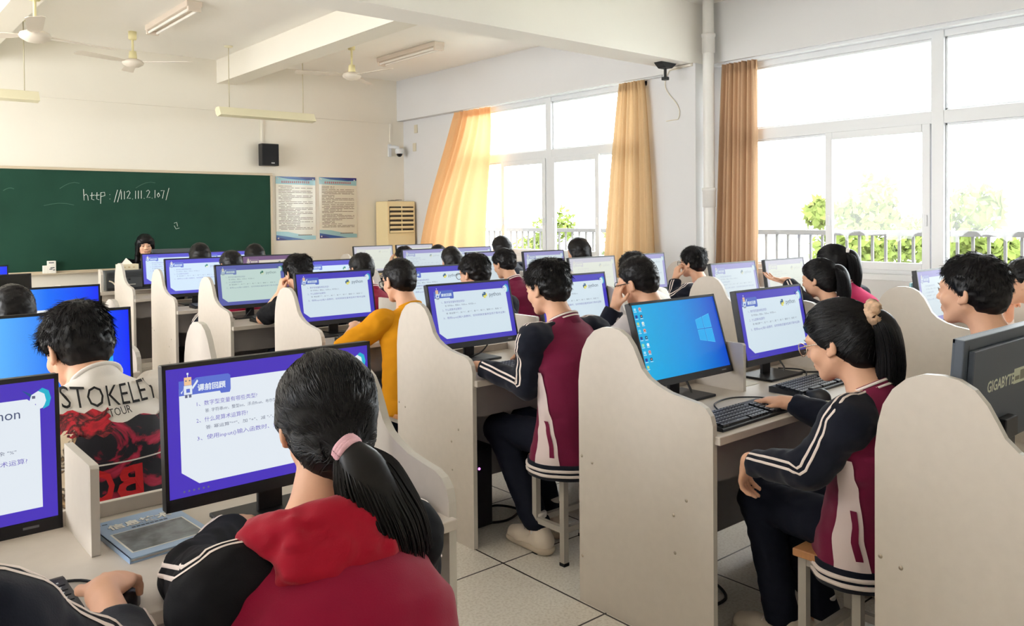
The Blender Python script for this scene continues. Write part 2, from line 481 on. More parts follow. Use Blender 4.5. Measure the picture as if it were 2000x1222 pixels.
# ------------------------------------------------------------------ curtains
def curtain(name, label, top, bot, z0, z1, nf, depth, bulge, folds_top=.03, mat_=M_curtain):
    """top/bot: (y_start, y_end) on the rail and at the hem; bulge(t): push into the room"""
    nu, nv = nf * 14, 30
    V, Fc = [], []
    for j in range(nv + 1):
        t = j / nv
        z = z1 + (z0 - z1) * t
        e = t ** .8
        ya = top[0] + (bot[0] - top[0]) * e; yb = top[1] + (bot[1] - top[1]) * e
        for i in range(nu + 1):
            u = i / nu
            ph = u * nf * 2 * math.pi + .5 * math.sin(3 * t + 9 * u)
            amp = (folds_top + (depth - folds_top) * t) * (.65 + .35 * math.sin(17 * u + 2))
            x = XW - .085 - bulge(t, u) + amp * math.sin(ph)
            V.append((x, ya + (yb - ya) * u + .25 * amp * math.cos(ph), z))
    for j in range(nv):
        for i in range(nu):
            a = j * (nu + 1) + i
            Fc.append((a, a + 1, a + nu + 2, a + nu + 1))
    root = empty(name, (XW - .085, (top[0] + top[1]) / 2, 0), label, 'curtain', 'yellow curtains at the windows')
    off = Vector(root.location)
    MB().raw([Vector(p) - off for p in V], Fc, mat_, True).build('cloth', root)
    # gathered heading tape
    P = []
    n = nf * 14
    hv, hf = [], []
    for i in range(n + 1):
        u = i / n; ph = u * nf * 2 * math.pi + .5 * math.sin(9 * u)
        x = XW - .085 - bulge(0, u) + folds_top * (.65 + .35 * math.sin(17 * u + 2)) * math.sin(ph) * 1.05 - .004
        yy = top[0] + (top[1] - top[0]) * u
        for zz in (z1 + .015, z1 - .07): hv.append(Vector((x, yy, zz)) - off)
    for i in range(n): hf.append((2 * i, 2 * i + 2, 2 * i + 3, 2 * i + 1))
    MB().raw(hv, hf, mat_, True).build('heading_tape', root)
    return root
curtain('curtain', 'wide yellow curtain blown into the room beside the air conditioner', (8.05, 8.82), (7.85, 9.42), .62, 2.885, 7, .022,
        lambda t, u: .42 * math.sin(min(1, t * 1.15) * math.pi * .5) ** 1.6 * (.55 + .45 * math.sin(u * math.pi)), .03)
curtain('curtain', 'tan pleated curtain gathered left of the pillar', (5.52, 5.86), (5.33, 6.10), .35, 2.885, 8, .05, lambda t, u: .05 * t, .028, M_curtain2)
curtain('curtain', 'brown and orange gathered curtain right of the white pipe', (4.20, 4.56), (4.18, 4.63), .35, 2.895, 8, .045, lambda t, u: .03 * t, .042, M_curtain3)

# ------------------------------------------------------------------ pipe, bracket, cable on the pillar
pp = empty('drain_pipe', (6.36, 4.615, 0), 'white plastic drain pipe running down beside the pillar', 'pipe')
MB().lathe([(.052, 0), (.052, 3.5)], (0, 0, 0), M_pipe, 24).build('pipe', pp)
for z in (3.10, 1.66):
    MB().lathe([(.052, z - .09), (.06, z - .085), (.06, z + .06), (.066, z + .065), (.066, z + .09), (.052, z + .095)], (0, 0, 0), M_pipe, 24).build('coupling', pp)
br = empty('ceiling_bracket', (6.08, 4.9, 2.93), 'small black bracket hanging under the beam end', 'bracket')
MB().prism([(-.11, 0), (.11, 0), (.09, -.02), (.045, -.05), (-.045, -.05), (-.09, -.02)], lambda a, b, d: (a, d, b), -.045, .045, M_black).build('plate', br)
MB().tube([(0, 0, -.04), (0, 0, -.14)], .014, M_black).box((0, 0, -.145), (.05, .05, .03), M_black).build('stem', br)
cb = MB()
pts = []
for i in range(25):
    t = i / 24
    pts.append((6.29, 5.02 + .07 * math.sin(t * 5.6) - .06 * t, 2.90 - .48 * t))
cb.tube([(6.285, 4.74, 2.93), (6.288, 4.9, 2.90), (6.29, 5.02, 2.90)] + pts[1:] + [(6.29, 5.06, 2.415)], .004, M_cablew, 6)
tag(cb.build('loose_cable'), 'thin pale cable dangling down the pillar face', 'cable')
tag(MB().bb((6.27, 4.75, 2.905), (6.30, 5.0, 2.925), M_wall).build('pillar_trunking'), 'short white trunking under the beam on the pillar', 'trunking')
for (yy, zz, l) in ((9.86, 2.78, 'small beige junction plate high beside the blown curtain'), (9.9, 2.52, 'lower beige plate beside the blown curtain')):
    o = MB().bb((XW - .012, yy - .04, zz - .06), (XW, yy + .04, zz + .06), mat('switch_plate', (214, 206, 184), .5)).build('switch_plate', bevel=.004)
    tag(o, l, 'plate')

# ------------------------------------------------------------------ front wall fittings
bo = empty('blackboard', (2.5, YF, .93), 'long green chalkboard with a handwritten web address', 'blackboard')
BX0, BX1, BZ0, BZ1 = -2.0, 2.0, .015, 1.137
MB().bb((BX0, -.03, BZ0), (BX1, -.008, BZ1), M_board).build('writing_surface', bo)
f = MB()
f.bb((BX0 - .03, -.045, BZ1), (BX1 + .03, 0, BZ1 + .03), M_alu).bb((BX0 - .03, -.045, BZ0 - .03), (BX1 + .03, 0, BZ0), M_alu)
f.bb((BX1, -.045, BZ0), (BX1 + .03, 0, BZ1), M_alu).bb((BX0 - .03, -.045, BZ0), (BX0, 0, BZ1), M_alu)
f.build('frame', bo, bevel=.004)
MB().bb((BX0, -.10, BZ0 - .032), (BX1, -.04, BZ0 - .02), M_alu).build('chalk_ledge', bo, bevel=.003)
# handwriting, as chalk strokes on the board
ST = {
 'h': [[(0, 1.5), (.05, .0)], [(.03, .6), (.3, .85), (.5, .6), (.55, 0)]],
 't': [[(.25, 1.05), (.2, .15), (.5, .05)], [(0, .62), (.55, .7)]],
 'p': [[(.1, 1.0), (.05, -.5)], [(.1, 1.0), (.55, 1.05), (.6, .6), (.1, .45)]],
 ':': [[(.2, .75), (.22, .68)], [(.2, .15), (.22, .08)]],
 '/': [[(.45, 1.35), (0, -.35)]],
 '1': [[(.1, 1.1), (.08, 0)]],
 '2': [[(0, .95), (.25, 1.15), (.45, .9), (.05, .1), (.5, .12)]],
 '.': [[(.05, .02), (.1, -.03)]],
 '0': [[(.2, .7), (.0, .4), (.15, .08), (.36, .3), (.2, .7)]],
 '7': [[(0, .98), (.45, 1.02), (.2, -.1)]],
}
wr = MB()
adv = {'h': .78, 't': .62, 'p': 1.0, ':': .75, '/': .42, '1': .38, '2': .68, '.': .38, '0': .5, '7': .68}
x = 0; scale = .085
s_txt = 'http://112.111.2.107/'
tot = sum(adv[c] for c in s_txt); sx = .935 / tot
for i, c in enumerate(s_txt):
    for st in ST[c]:
        wr.tube([(2.28 - 2.5 + x + px * sx, -.033, .80 + .04 * i / 20 + py * scale) for px, py in st], .0032, M_chalk, 5)
    x += adv[c] * sx
wr.tube([(3.27 - 2.5, -.033, .50), (3.29 - 2.5, -.033, .46), (3.33 - 2.5, -.033, .47)], .003, M_chalk, 5)
wr.tube([(3.27 - 2.5, -.033, .53), (3.30 - 2.5, -.033, .54), (3.31 - 2.5, -.033, .49)], .003, M_chalk, 5)
wr.build('chalk_writing', bo)
sm = MB()
for (a, b, c_, d, k) in ((-.46, .93, .2, .05, .03), (.34, .95, .22, .05, .03), (-.62, .74, .3, .04, -.02), (-1.0, .9, .1, .03, .0)):
    sm.tube([(a + c_ * t, -.031, b + d * math.sin(t * 2.4) + k * t) for t in (0, .25, .5, .75, 1)], .0035, M_smear, 5)
sm.build('chalk_smudge', bo)
cbx = empty('chalk_box', (1.905, YF - .075, .925), 'white paper chalk box standing on the blackboard ledge', 'box')
MB().bb((-.01, -.025, 0), (.07, .025, .135), M_paper).build('tall_carton', cbx, bevel=.002)
MB().bb((-.055, -.022, 0), (-.012, .022, .085), M_paper).build('short_carton', cbx, bevel=.002)
d = MB()
for (a, b, ww) in ((.005, .04, .03), (.04, .03, .02), (.0, .11, .05), (.015, .055, .04)): d.bb((a, -.0265, b), (a + ww, -.025, b + .01), mat('carton_print', (90, 92, 96), .7))
d.build('printed_mark', cbx)

spk = empty('wall_speaker', (4.46, YF, 2.19), 'black wall speaker above the right end of the blackboard', 'speaker')
MB().bb((-.115, -.15, 0), (.115, -.03, .285), M_blackp).bb((-.06, -.03, .08), (.06, 0, .2), M_blackp).build('cabinet', spk, bevel=.008)
MB().bb((-.105, -.158, .01), (.105, -.149, .275), mat('speaker_grille', (20, 22, 28), .8, bump=.3, bscale=600)).build('grille', spk, bevel=.004)
MB().bb((.005, -.1605, .028), (.05, -.1575, .042), mat('speaker_badge', (190, 190, 190), .4)).build('badge', spk)

def poster(x0, x1, z0, z1, label, title_n, seed):
    root = empty('notice_poster', (x0, YF, z0), label, 'poster', 'rule posters on the front wall')
    W_, H_ = x1 - x0, z1 - z0
    base = mat('poster_sheet', (226, 222, 206), .12, spec=.6)
    blue = mat('poster_blue', (28, 88, 160), .12, spec=.6); teal = mat('poster_teal', (150, 196, 206), .12, spec=.6)
    dark = mat('poster_navy', (30, 48, 128), .12, spec=.6)
    red = mat('poster_red', (196, 44, 58), .2); ink = mat('poster_ink', (116, 100, 84), .3)
    MB().bb((0, -.006, 0), (W_, -.001, H_), base).build('sheet', root)
    g = MB(); yy = -.0066
    def poly(pts, m, dy=0): g.raw([(p[0] * W_, yy - dy, p[1] * H_) for p in pts], [tuple(range(len(pts)))], m)
    poly([(0, .885), (1, .87), (1, 1), (0, 1)], teal); poly([(0, 1), (1, 1), (1, .955), (.75, .945), (.3, .965)], blue, .0002)
    poly([(.5, 1), (1, 1), (1, .96), (.8, .955)], dark, .0004)
    poly([(0, 0), (1, 0), (1, .06), (.6, .085), (.3, .13), (0, .14)], teal); poly([(0, 0), (.75, 0), (.4, .04), (0, .085)], blue, .0002)
    poly([(0, 0), (.3, 0), (.12, .04), (0, .05)], dark, .0004)
    g.build('coloured_border', root)
    rng = random.Random(seed)
    t = MB(); tt = MB()
    tw = .72; cw = tw / title_n
    for i in range(title_n):
        cx = .14 + i * cw
        for k in range(3):
            tt.bb((W_ * (cx + .004), yy - .0009, H_ * (.902 + k * .011)), (W_ * (cx + cw * .74), yy - .0003, H_ * (.902 + k * .011 + .006)), red)
        tt.bb((W_ * (cx + cw * .3), yy - .0009, H_ * .898), (W_ * (cx + cw * .42), yy - .0003, H_ * .932), red)
    z = .845
    while z > .16:
        a = .07 + rng.choice((0, 0, .05)); end = rng.choice((.93, .93, .93, .6, .4))
        while a < end - .02:
            b = min(end, a + rng.uniform(.05, .2))
            t.bb((W_ * a, yy - .0009, H_ * z), (W_ * b, yy - .0003, H_ * (z + .008)), ink)
            a = b + rng.choice((.008, .012, .03))
        z -= rng.choice((.022, .022, .027))
    fo = MB()
    for k in range(10): fo.bb((W_ * (.55 + k * .035), yy - .0009, H_ * .068), (W_ * (.55 + k * .035 + .026), yy - .0003, H_ * .084), ink)
    t.build('printed_text', root); fo.build('printed_footer', root)
    tt.build('printed_title', root)
    sc = MB()
    for (a, b) in ((.05, .97), (.94, .96), (.05, .03)): sc.lathe([(.0, -.011), (.011, -.009), (.011, -.005)], (W_ * a, 0, H_ * b), M_white, 12, 'Y')
    sc.build('fixing_cap', root)
poster(4.585, 5.155, 1.215, 2.062, 'glossy rules poster next to the blackboard, left of the pair', 14, 3)
poster(5.212, 5.79, 1.228, 2.066, 'glossy rules poster nearer the air conditioner, right of the pair', 13, 9)

cc = empty('security_camera', (6.39, YF, 2.44), 'white dome security camera on the front wall near the corner', 'camera')
MB().bb((-.075, -.02, -.05), (-.02, 0, .13), M_white).build('mount_plate', cc, bevel=.004)
MB().tube([(-.05, -.02, .09), (-.02, -.08, .09), (.045, -.11, .075)], .022, M_white, 12).build('arm', cc)
MB().lathe([(.0, .075), (.05, .07), (.06, .04), (.058, -.005), (.045, -.01)], (.05, -.12, .0), M_white, 20).build('dome', cc)
MB().lathe([(.044, -.008), (.038, -.035), (.02, -.052), (0, -.056)], (.05, -.12, .0), mat('smoked_dome', (12, 12, 16), .08), 20).build('lens', cc)

ac = empty('air_conditioner', (6.32, 10.0, 0), 'cream floor-standing air conditioner in the far right corner', 'air conditioner')
MB().bb((-.235, -.14, 0), (.235, .17, 1.735), M_ac).build('casing', ac, bevel=.012)
g = MB().bb((-.20, -.146, 1.28), (.20, -.138, 1.66), M_acd)
g.build('vent_recess', ac)
g = MB()
for k in range(6):
    z = 1.30 + k * .064
    g.box((0, -.152, z), (.39, .03, .03), M_ac, Matrix.Rotation(math.radians(-25), 3, 'X'))
g.bb((-.006, -.158, 1.28), (.006, -.14, 1.66), M_ac)
g.build('louvre', ac, bevel=.003)
MB().bb((-.225, -.148, .05), (.225, -.139, 1.245), M_ac).build('front_panel', ac, bevel=.004)
pl = MB().bb((-.06, -.153, .995), (.1, -.147, 1.05), M_wood_warm)
for k in range(5): pl.bb((.0 + k * .016, -.1535, 1.015), (.012 + k * .016, -.1525, 1.032), mat('plate_ink', (60, 50, 40), .6))
pl.bb((-.005, -.1535, 1.11), (.06, -.147, 1.117), M_wood_warm)
pl.build('name_plate', ac)
at = MB()
for a in (0, 60, 120):
    P = []
    for i in range(25):
        w_ = i / 24 * 2 * math.pi; e = (.10 * math.cos(w_), .035 * math.sin(w_))
        r_ = math.radians(a); P.append((-.15 + e[0] * math.cos(r_) - e[1] * math.sin(r_), -.152, .79 + e[0] * math.sin(r_) + e[1] * math.cos(r_)))
    at.tube(P, .006, mat('sticker_line', (120, 116, 116), .5), 5, cap=False)
at.lathe([(0, -.156), (.036, -.154), (.036, -.147)], (-.15, 0, .79), M_paper, 16, 'Y')
at.build('atom_sticker', ac)
lf = MB()
for k in range(4): lf.box((-.08 + .045 * k, -.01 + .02 * (k % 2), 1.748 + .003 * k), (.09, .05, .006), M_black, Matrix.Rotation(.5 * k, 3, 'Z'))
tag(lf.build('dark_straps', loc=(6.32, 10.0, 0)), 'dark folded straps lying on top of the air conditioner', 'straps')

# ------------------------------------------------------------------ ceiling fans, tubes, board lamps
def fan(x, y, zh, blades, label, zt=ZC):
    root = empty('ceiling_fan', (x, y, zt), label, 'fan', 'ceiling fans')
    dz = zh - zt
    MB().lathe([(.0, 0), (.04, 0), (.042, -.07), (.036, -.085), (0, -.085)], (0, 0, 0), M_fany, 20).build('canopy', root)
    MB().tube([(0, 0, -.08), (0, 0, dz + .06)], .012, M_fany, 10).build('rod', root)
    MB().lathe([(0, dz + .13), (.035, dz + .12), (.042, dz + .05), (.03, dz + .035), (0, dz + .035)], (0, 0, 0), M_fany, 20).build('lower_cup', root)
    MB().lathe([(0, dz + .04), (.06, dz + .038), (.10, dz + .02), (.108, dz), (.10, dz - .018), (.06, dz - .042), (.025, dz - .05), (0, dz - .051)], (0, 0, 0), M_fanw, 28).build('motor', root)
    for a in blades:
        R_ = Matrix.Rotation(math.radians(a), 3, 'Z') @ Matrix.Rotation(math.radians(9), 3, 'X')
        b = MB(); pts = [(.12, -.028), (.2, -.05), (.60, -.062), (.63, -.04), (.63, .04), (.60, .062), (.2, .05), (.12, .028)]
        b.prism(pts, lambda p, q, d: tuple(R_ @ Vector((p, q, d)) + Vector((0, 0, dz + .008))), -.002, .002, M_fanw)
        b.build('blade', root)
        MB().box(tuple(R_ @ Vector((.125, 0, .004)) + Vector((0, 0, dz + .008))), (.07, .035, .006), M_fanw, R_).build('blade_arm', root)
fan(2.563, 9.2, 3.17, (200, 320, 80), 'cream ceiling fan on a short rod above the blackboard, middle of the three')
fan(4.646, 8.25, 3.12, (162, 282, 42), 'cream ceiling fan on the window side, right of the ceiling beam')
fan(1.235, 6.86, 2.865, (260, 20, 140), 'cream ceiling fan nearest the top left corner', 3.21)
def fluo(x, y, label):
    root = empty('fluorescent_light', (x, y, ZC), label, 'ceiling light', 'fluorescent ceiling lights')
    MB().bb((-.07, -.63, -.055), (.07, .63, 0), M_fluo).build('housing', root, bevel=.006)
    for s in (-1, 1): MB().tube([(s * .04, -.59, -.075), (s * .04, .59, -.075)], .014, M_tube, 12).build('tube', root)
    for yy in (-.61, .61): MB().bb((-.06, yy - .02, -.095), (.06, yy + .02, -.05), M_fluo).build('end_cap', root, bevel=.004)
fluo(2.645, 8.18, 'unlit twin-tube fluorescent light left of the ceiling beam')
fluo(5.41, 8.23, 'unlit twin-tube fluorescent light right of the ceiling beam')
def board_lamp(x0, x1, label, r0, r1):
    root = empty('board_lamp', ((x0 + x1) / 2, 9.29, 2.74), label, 'lamp', 'hanging lamps over the blackboard')
    h = (x1 - x0) / 2
    prof = [(-.11, -.045), (.0, -.06), (.05, -.03), (.075, .03), (.04, .05), (-.05, .05)]
    MB().prism(prof, lambda a, b, d: (d, a, b), -h, h, M_lampy).build('reflector', root, bevel=.004)
    for rx in (r0, r1):
        xx = rx - (x0 + x1) / 2
        MB().tube([(xx, 0, .04), (xx, 0, .76)], .005, M_wood_warm, 6).build('rod', root)
        MB().lathe([(0, .74), (.045, .745), (.05, .76), (0, .76)], (xx, 0, 0), M_lampy, 16).build('ceiling_rose', root)
board_lamp(3.49, 4.67, 'cream trough lamp hanging over the right of the blackboard', 3.63, 4.55)
board_lamp(.5, 1.685, 'cream trough lamp hanging at the left edge', .65, 1.57)
# ------------------------------------------------------------------ desks
ROWS = dict(Z=.86, A=2.055, B=3.33, C=4.63, D=5.92, E=7.18, F=8.48)
ZT = .765                                           # worktop height
BANK = dict(left=(-.28, .446, 1.17), middle=(2.235, 2.91, 3.60), right=(4.60, 5.25, 5.95))
PROF = [(.18, 0), (.18, .86), (.172, .93), (.158, .985), (.132, 1.03), (.095, 1.064), (.05, 1.081), (.005, 1.084), (-.035, 1.078), (-.072, 1.058), (-.1, 1.025),
        (-.122, .985), (-.14, .95), (-.17, .922), (-.21, .902), (-.265, .884), (-.33, .874), (-.385, .867), (-.415, .855), (-.436, .832), (-.445, .80), (-.445, 0)]
def desk(row, bank, dx=(0, 0, 0)):
    y0 = ROWS[row]; xa, xm, xb = [v + d for v, d in zip(BANK[bank], dx)]
    names = dict(left='left bank at the picture edge', middle='middle bank', right='window bank')
    root = empty('computer_desk', (xm, y0, 0), 'beige two-seat computer desk, %s, %s from the camera' % (names[bank], ORD(row)), 'desk', 'computer desks in rows')
    a, b = xa - xm, xb - xm
    top = MB().bb((a, -.465, ZT - .028), (b, .18, ZT), M_lam)
    top.build('worktop', root, bevel=.003)
    MB().bb((a, -.39, ZT - .185), (b, -.372, ZT - .028), M_apron).bb((a, .05, .12), (b, .068, ZT - .028), M_apron).build('apron', root)
    MB().bb((a, .128, ZT), (b, .146, ZT + .036), M_lam).build('back_rail', root, bevel=.002)
    for px in (a, b):
        p = MB().prism(PROF, lambda q, z, d: (px + d, q, z), -.011, .011, M_lam, M_edge)
        p.build('side_panel', root, bevel=.0025)
        s = MB()
        for (q, z) in ((.165, .57), (.11, .555), (-.335, .525), (-.28, .46), (-.285, .33), (.165, .18)):
            for sd in (-1, 1): s.lathe([(0, sd * .0135), (.005, sd * .0125), (.0065, sd * .011)], (px, q, z), M_screw, 8, 'X')
        s.build('screw', root)
    m = MB().prism([(.13, ZT), (.13, ZT + .2), (-.11, ZT + .2), (-.117, ZT + .193), (-.117, ZT)], lambda q, z, d: (d, q, z), -.009, .009, M_lam, M_edge)
    m.build('divider', root, bevel=.002)
    return root
for r in 'ABCDEF':
    for bk in ('left', 'middle', 'right'):
        dx = (0, 0, 0)
        if bk == 'middle': dx = dict(A=(.01, 0, 0), B=(-.01, 0, -.02), C=(-.08, -.04, -.08), D=(-.1, -.06, -.1), E=(-.06, -.04, -.06), F=(-.02, 0, 0))[r]
        if bk == 'right': dx = dict(A=(.08, .1, .1), B=(0, 0, .04), C=(-.1, -.02, .0), D=(-.08, .0, .0), E=(0, 0, 0), F=(.08, .04, .0))[r]
        desk(r, bk, dx)
desk('Z', 'middle', (-.05, 0, 0))['label'] = 'beige computer desk at the lower right edge, under the monitor turned away'

# ------------------------------------------------------------------ monitors
SW, SH = .521, .293
def slide_mesh(v):
    """lesson slide in screen metres; v picks the panel's own colour cast"""
    E = {k: emit('slide_%s_%s' % (v, k), c, s) for k, (c, s) in SLIDE[v].items()}
    g = MB()
    def P(u, w): return ((u - .5) * SW, (w - .5) * SH)
    def poly(pts, m, d):
        g.raw([(P(*p)[0], -d, P(*p)[1]) for p in pts], [tuple(range(len(pts)))], m)
    poly([(0, 0), (1, 0), (1, 1), (0, 1)], E['purple'], 0)
    poly([(.055, .19), (.13, .085), (.945, .085), (.945, .80), (.90, .875), (.10, .875), (.055, .84)], E['white'], .0004)
    poly([(.055, .785), (.235, .785), (.24, .765), (.28, .765), (.285, .79), (.285, .90), (.275, .915), (.13, .915), (.12, .90), (.055, .90)], E['badge'], .0008)
    def T(s, u, w, size, m, fat=.0, d=.0014, width=None):
        o = P(u, w); put_text(g, s, size, (o[0], -d, o[1]), (1, 0, 0), (0, 0, 1), m, 'LEFT', fat, 3 if s == 'python' else 1, width)
    T('课前回顾', .135, .812, .0165, E['white'], .03, .0014)
    T('1、数字型变量有哪些类型?', .125, .69, .0125, E['ink'])
    T('答: 字符串str、整型int、浮点float、布尔型bool、', .165, .632, .0095, E['ink2'])
    T('2、什么是算术运算符?', .125, .56, .0125, E['ink'])
    T('答: 幂运算"**"、加 "+"、减 "-"、乘 "*"、除 "/"、整除 "//"、取余 "%"', .165, .50, .0095, E['ink2'], 0, .0014, .36)
    T('3、使用input()输入函数时、如何转换变量类型用于算术运算?', .125, .42, .0125, E['ink'], 0, .0014, .40)
    T('python', .72, .745, .029, E['word'], 0, .0014)
    # the two-snake emblem beside the word
    cx, cy = P(.665, .775); q = .0155
    def sn(sg, m):
        pts = [(-.42, 1), (.42, 1), (.55, .85), (.55, .08), (.42, -.06), (-.42, -.06), (-.55, -.2), (-.55, -.55), (-.85, -.55), (-1, -.35), (-1, .35), (-.85, .5), (.02, .5), (.02, .58), (-.55, .58), (-.55, .85)]
        g.raw([(cx + sg * a * q, -.0014, cy + sg * b * q) for a, b in pts], [(0, 1, 2, 3, 4, 5, 12, 13, 14, 15), (5, 6, 7, 8, 9, 10, 11, 12)], m)
        for k in (0,): g.raw([(cx + sg * (-.33 + a) * q, -.0018, cy + sg * (.8 + b) * q) for a, b in ((-.1, -.1), (.1, -.1), (.1, .1), (-.1, .1))], [(0, 1, 2, 3)], E['white'])
    sn(1, E['pyblue']); sn(-1, E['pyyel'])
    # little robot on the badge
    def R(u0, w0, u1, w1, m, d): poly([(u0, w0), (u1, w0), (u1, w1), (u0, w1)], m, d)
    R(.076, .79, .112, .86, E['white'], .0012); R(.078, .862, .110, .925, E['skin'], .0012)
    R(.080, .765, .091, .79, E['ink2'], .0012); R(.097, .765, .108, .79, E['ink2'], .0012)
    R(.083, .893, .089, .903, E['ink2'], .0016); R(.099, .893, .105, .903, E['ink2'], .0016)
    R(.0925, .925, .0955, .945, E['white'], .0012); R(.09, .945, .098, .96, E['white'], .0012)
    poly([(.112, .845), (.135, .90), (.14, .885), (.114, .825)], E['white'], .0012)
    poly([(.076, .845), (.066, .80), (.062, .812), (.074, .83)], E['white'], .0012)
    R(.086, .805, .102, .835, E['badge'], .0016)
    # white horse head with a teal mane in the corner
    poly([(.915, .90), (.94, .925), (.965, .905), (.972, .85), (.955, .80), (.935, .79), (.93, .835), (.915, .815), (.903, .83), (.91, .87)], E['white'], .0012)
    poly([(.94, .925), (.955, .945), (.978, .92), (.986, .865), (.978, .81), (.955, .79), (.968, .85), (.962, .90)], E['teal'], .0016)
    poly([(.88, .945), (.917, .905), (.912, .885)], E['pyblue'], .0014)
    poly([(.917, .873), (.929, .873), (.929, .893), (.917, .893)], E['ink2'], .0018)
    # row of small controls in the lower border
    for k in range(6): R(.06 + k * .021, .035, .068 + k * .021, .05, E['ink2'], .0006)
    return g
SLIDE = dict(
    full=dict(purple=((74, 52, 186), 1), white=((226, 234, 242), 1), badge=((92, 112, 206), 1), ink=((112, 98, 190), 1), ink2=((96, 102, 128), 1), word=((74, 84, 118), 1),
              pyblue=((28, 88, 140), 1), pyyel=((226, 214, 60), 1), skin=((238, 196, 150), 1), teal=((32, 176, 204), 1)),
    mid=dict(purple=((68, 58, 184), 1), white=((208, 224, 234), 1), badge=((80, 104, 190), 1), ink=((112, 112, 176), 1), ink2=((104, 110, 130), 1), word=((70, 84, 104), 1),
             pyblue=((30, 84, 130), 1), pyyel=((220, 212, 90), 1), skin=((224, 190, 150), 1), teal=((50, 160, 196), 1)),
    cool=dict(purple=((92, 88, 210), 1), white=((214, 234, 252), 1), badge=((112, 130, 216), 1), ink=((142, 150, 214), 1), ink2=((130, 146, 190), 1), word=((150, 170, 206), 1),
              pyblue=((40, 140, 130), 1), pyyel=((226, 236, 220), 1), skin=((230, 226, 226), 1), teal=((90, 190, 220), 1)),
    green=dict(purple=((88, 94, 166), 1), white=((190, 212, 206), 1), badge=((108, 124, 178), 1), ink=((126, 140, 160), 1), ink2=((96, 112, 118), 1), word=((104, 124, 126), 1),
               pyblue=((34, 110, 88), 1), pyyel=((196, 210, 180), 1), skin=((200, 200, 180), 1), teal=((60, 150, 150), 1)),
    brown=dict(purple=((114, 84, 124), 1), white=((214, 208, 192), 1), badge=((132, 108, 136), 1), ink=((150, 134, 150), 1), ink2=((130, 120, 124), 1), word=((150, 140, 140), 1),
               pyblue=((80, 110, 110), 1), pyyel=((206, 200, 170), 1), skin=((210, 196, 170), 1), teal=((110, 140, 140), 1)),
    pale=dict(purple=((152, 148, 200), 1), white=((206, 218, 224), 1), badge=((158, 164, 204), 1), ink=((166, 178, 200), 1), ink2=((160, 170, 184), 1), word=((176, 188, 196), 1),  # colours lightened to stand for glare from the windows
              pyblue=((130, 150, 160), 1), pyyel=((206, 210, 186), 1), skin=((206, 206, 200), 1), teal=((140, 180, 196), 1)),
    wash=dict(purple=((196, 194, 206), 1), white=((218, 222, 210), 1), badge=((204, 204, 206), 1), ink=((206, 206, 204), 1), ink2=((200, 202, 198), 1), word=((204, 206, 200), 1),  # stronger window glare painted in, slide almost lost
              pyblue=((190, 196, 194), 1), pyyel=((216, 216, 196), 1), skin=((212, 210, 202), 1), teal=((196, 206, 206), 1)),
)
def grad_mat(name, c0, c1, c2):
    m = bpy.data.materials.new(name); m.use_nodes = True
    nt = m.node_tree; p = nt.nodes['Principled BSDF']
    tc = nt.nodes.new('ShaderNodeTexCoord'); mp = nt.nodes.new('ShaderNodeMapping')
    mp.inputs['Location'].default_value = (.5, 0, .08); mp.inputs['Scale'].default_value = (1 / SW, 1, .35)
    sp = nt.nodes.new('ShaderNodeSeparateXYZ'); rp = nt.nodes.new('ShaderNodeValToRGB')
    e = rp.color_ramp.elements
    e[0].color = srgb(*c0); e[1].color = srgb(*c2); k = e.new(.55); k.color = srgb(*c1)
    nt.links.new(tc.outputs['Object'], mp.inputs[0]); nt.links.new(mp.outputs[0], sp.inputs[0])
    nt.links.new(sp.outputs['X'], rp.inputs[0])
    p.inputs['Base Color'].default_value = (.02, .02, .02, 1); p.inputs['Roughness'].default_value = .5; p.inputs['Specular IOR Level'].default_value = .2
    nt.links.new(rp.outputs[0], p.inputs['Emission Color']); p.inputs['Emission Strength'].default_value = 1 / 2 ** EXPO
    return m
def desktop_mesh(v):
    g = MB()
    bg = grad_mat('desktop_' + v, *dict(blue=((0, 172, 224), (0, 142, 222), (0, 70, 198)), deep=((110, 205, 255), (10, 110, 250), (0, 40, 250)))[v])
    def P(u, w): return ((u - .5) * SW, (w - .5) * SH)
    def poly(pts, m, d): g.raw([(P(*p)[0], -d, P(*p)[1]) for p in pts], [tuple(range(len(pts)))], m)
    poly([(0, 0), (1, 0), (1, 1), (0, 1)], bg, 0)
    la, lb = emit('window_logo', (24, 168, 236)), emit('window_logo_edge', (90, 200, 246))
    for (u0, u1) in ((.70, .785), (.792, .885)):
        for (w0, w1) in ((.415, .555), (.57, .70)):
            k0 = (u0 - .70) * .35; k1 = (u1 - .70) * .35
            s0 = -1 if w0 < .5 else 1
            a = [(u0, w0 - (k0 if s0 < 0 else 0)), (u1, w0 - (k1 if s0 < 0 else 0)), (u1, w1 + (k1 if s0 > 0 else 0)), (u0, w1 + (k0 if s0 > 0 else 0))]
            poly(a, lb, .0004)
            cx = sum(p[0] for p in a) / 4; cy = sum(p[1] for p in a) / 4
            poly([(cx + (p[0] - cx) * .94, cy + (p[1] - cy) * .94) for p in a], la, .0008)
    ic = [emit('icon_%d' % i, c) for i, c in enumerate(((120, 210, 240), (225, 235, 240), (20, 60, 150), (240, 150, 120), (150, 220, 150), (40, 60, 90)))]
    for k in range(9):
        for j in range(2):
            if (k, j) == (8, 1): continue
            u, w = .03 + j * .055, .94 - k * .095
            poly([(u - .012, w - .018), (u + .012, w - .018), (u + .014, w + .016), (u, w + .024), (u - .014, w + .016)], ic[(k * 2 + j * 3) % 6], .0004)
            poly([(u - .005, w - .006), (u + .006, w - .006), (u + .006, w + .008), (u - .005, w + .008)], ic[(k + j + 1) % 6], .0008)
            poly([(u - .016, w - .034), (u + .016, w - .034), (u + .016, w - .027), (u - .016, w - .027)], ic[1], .0004)
    return g
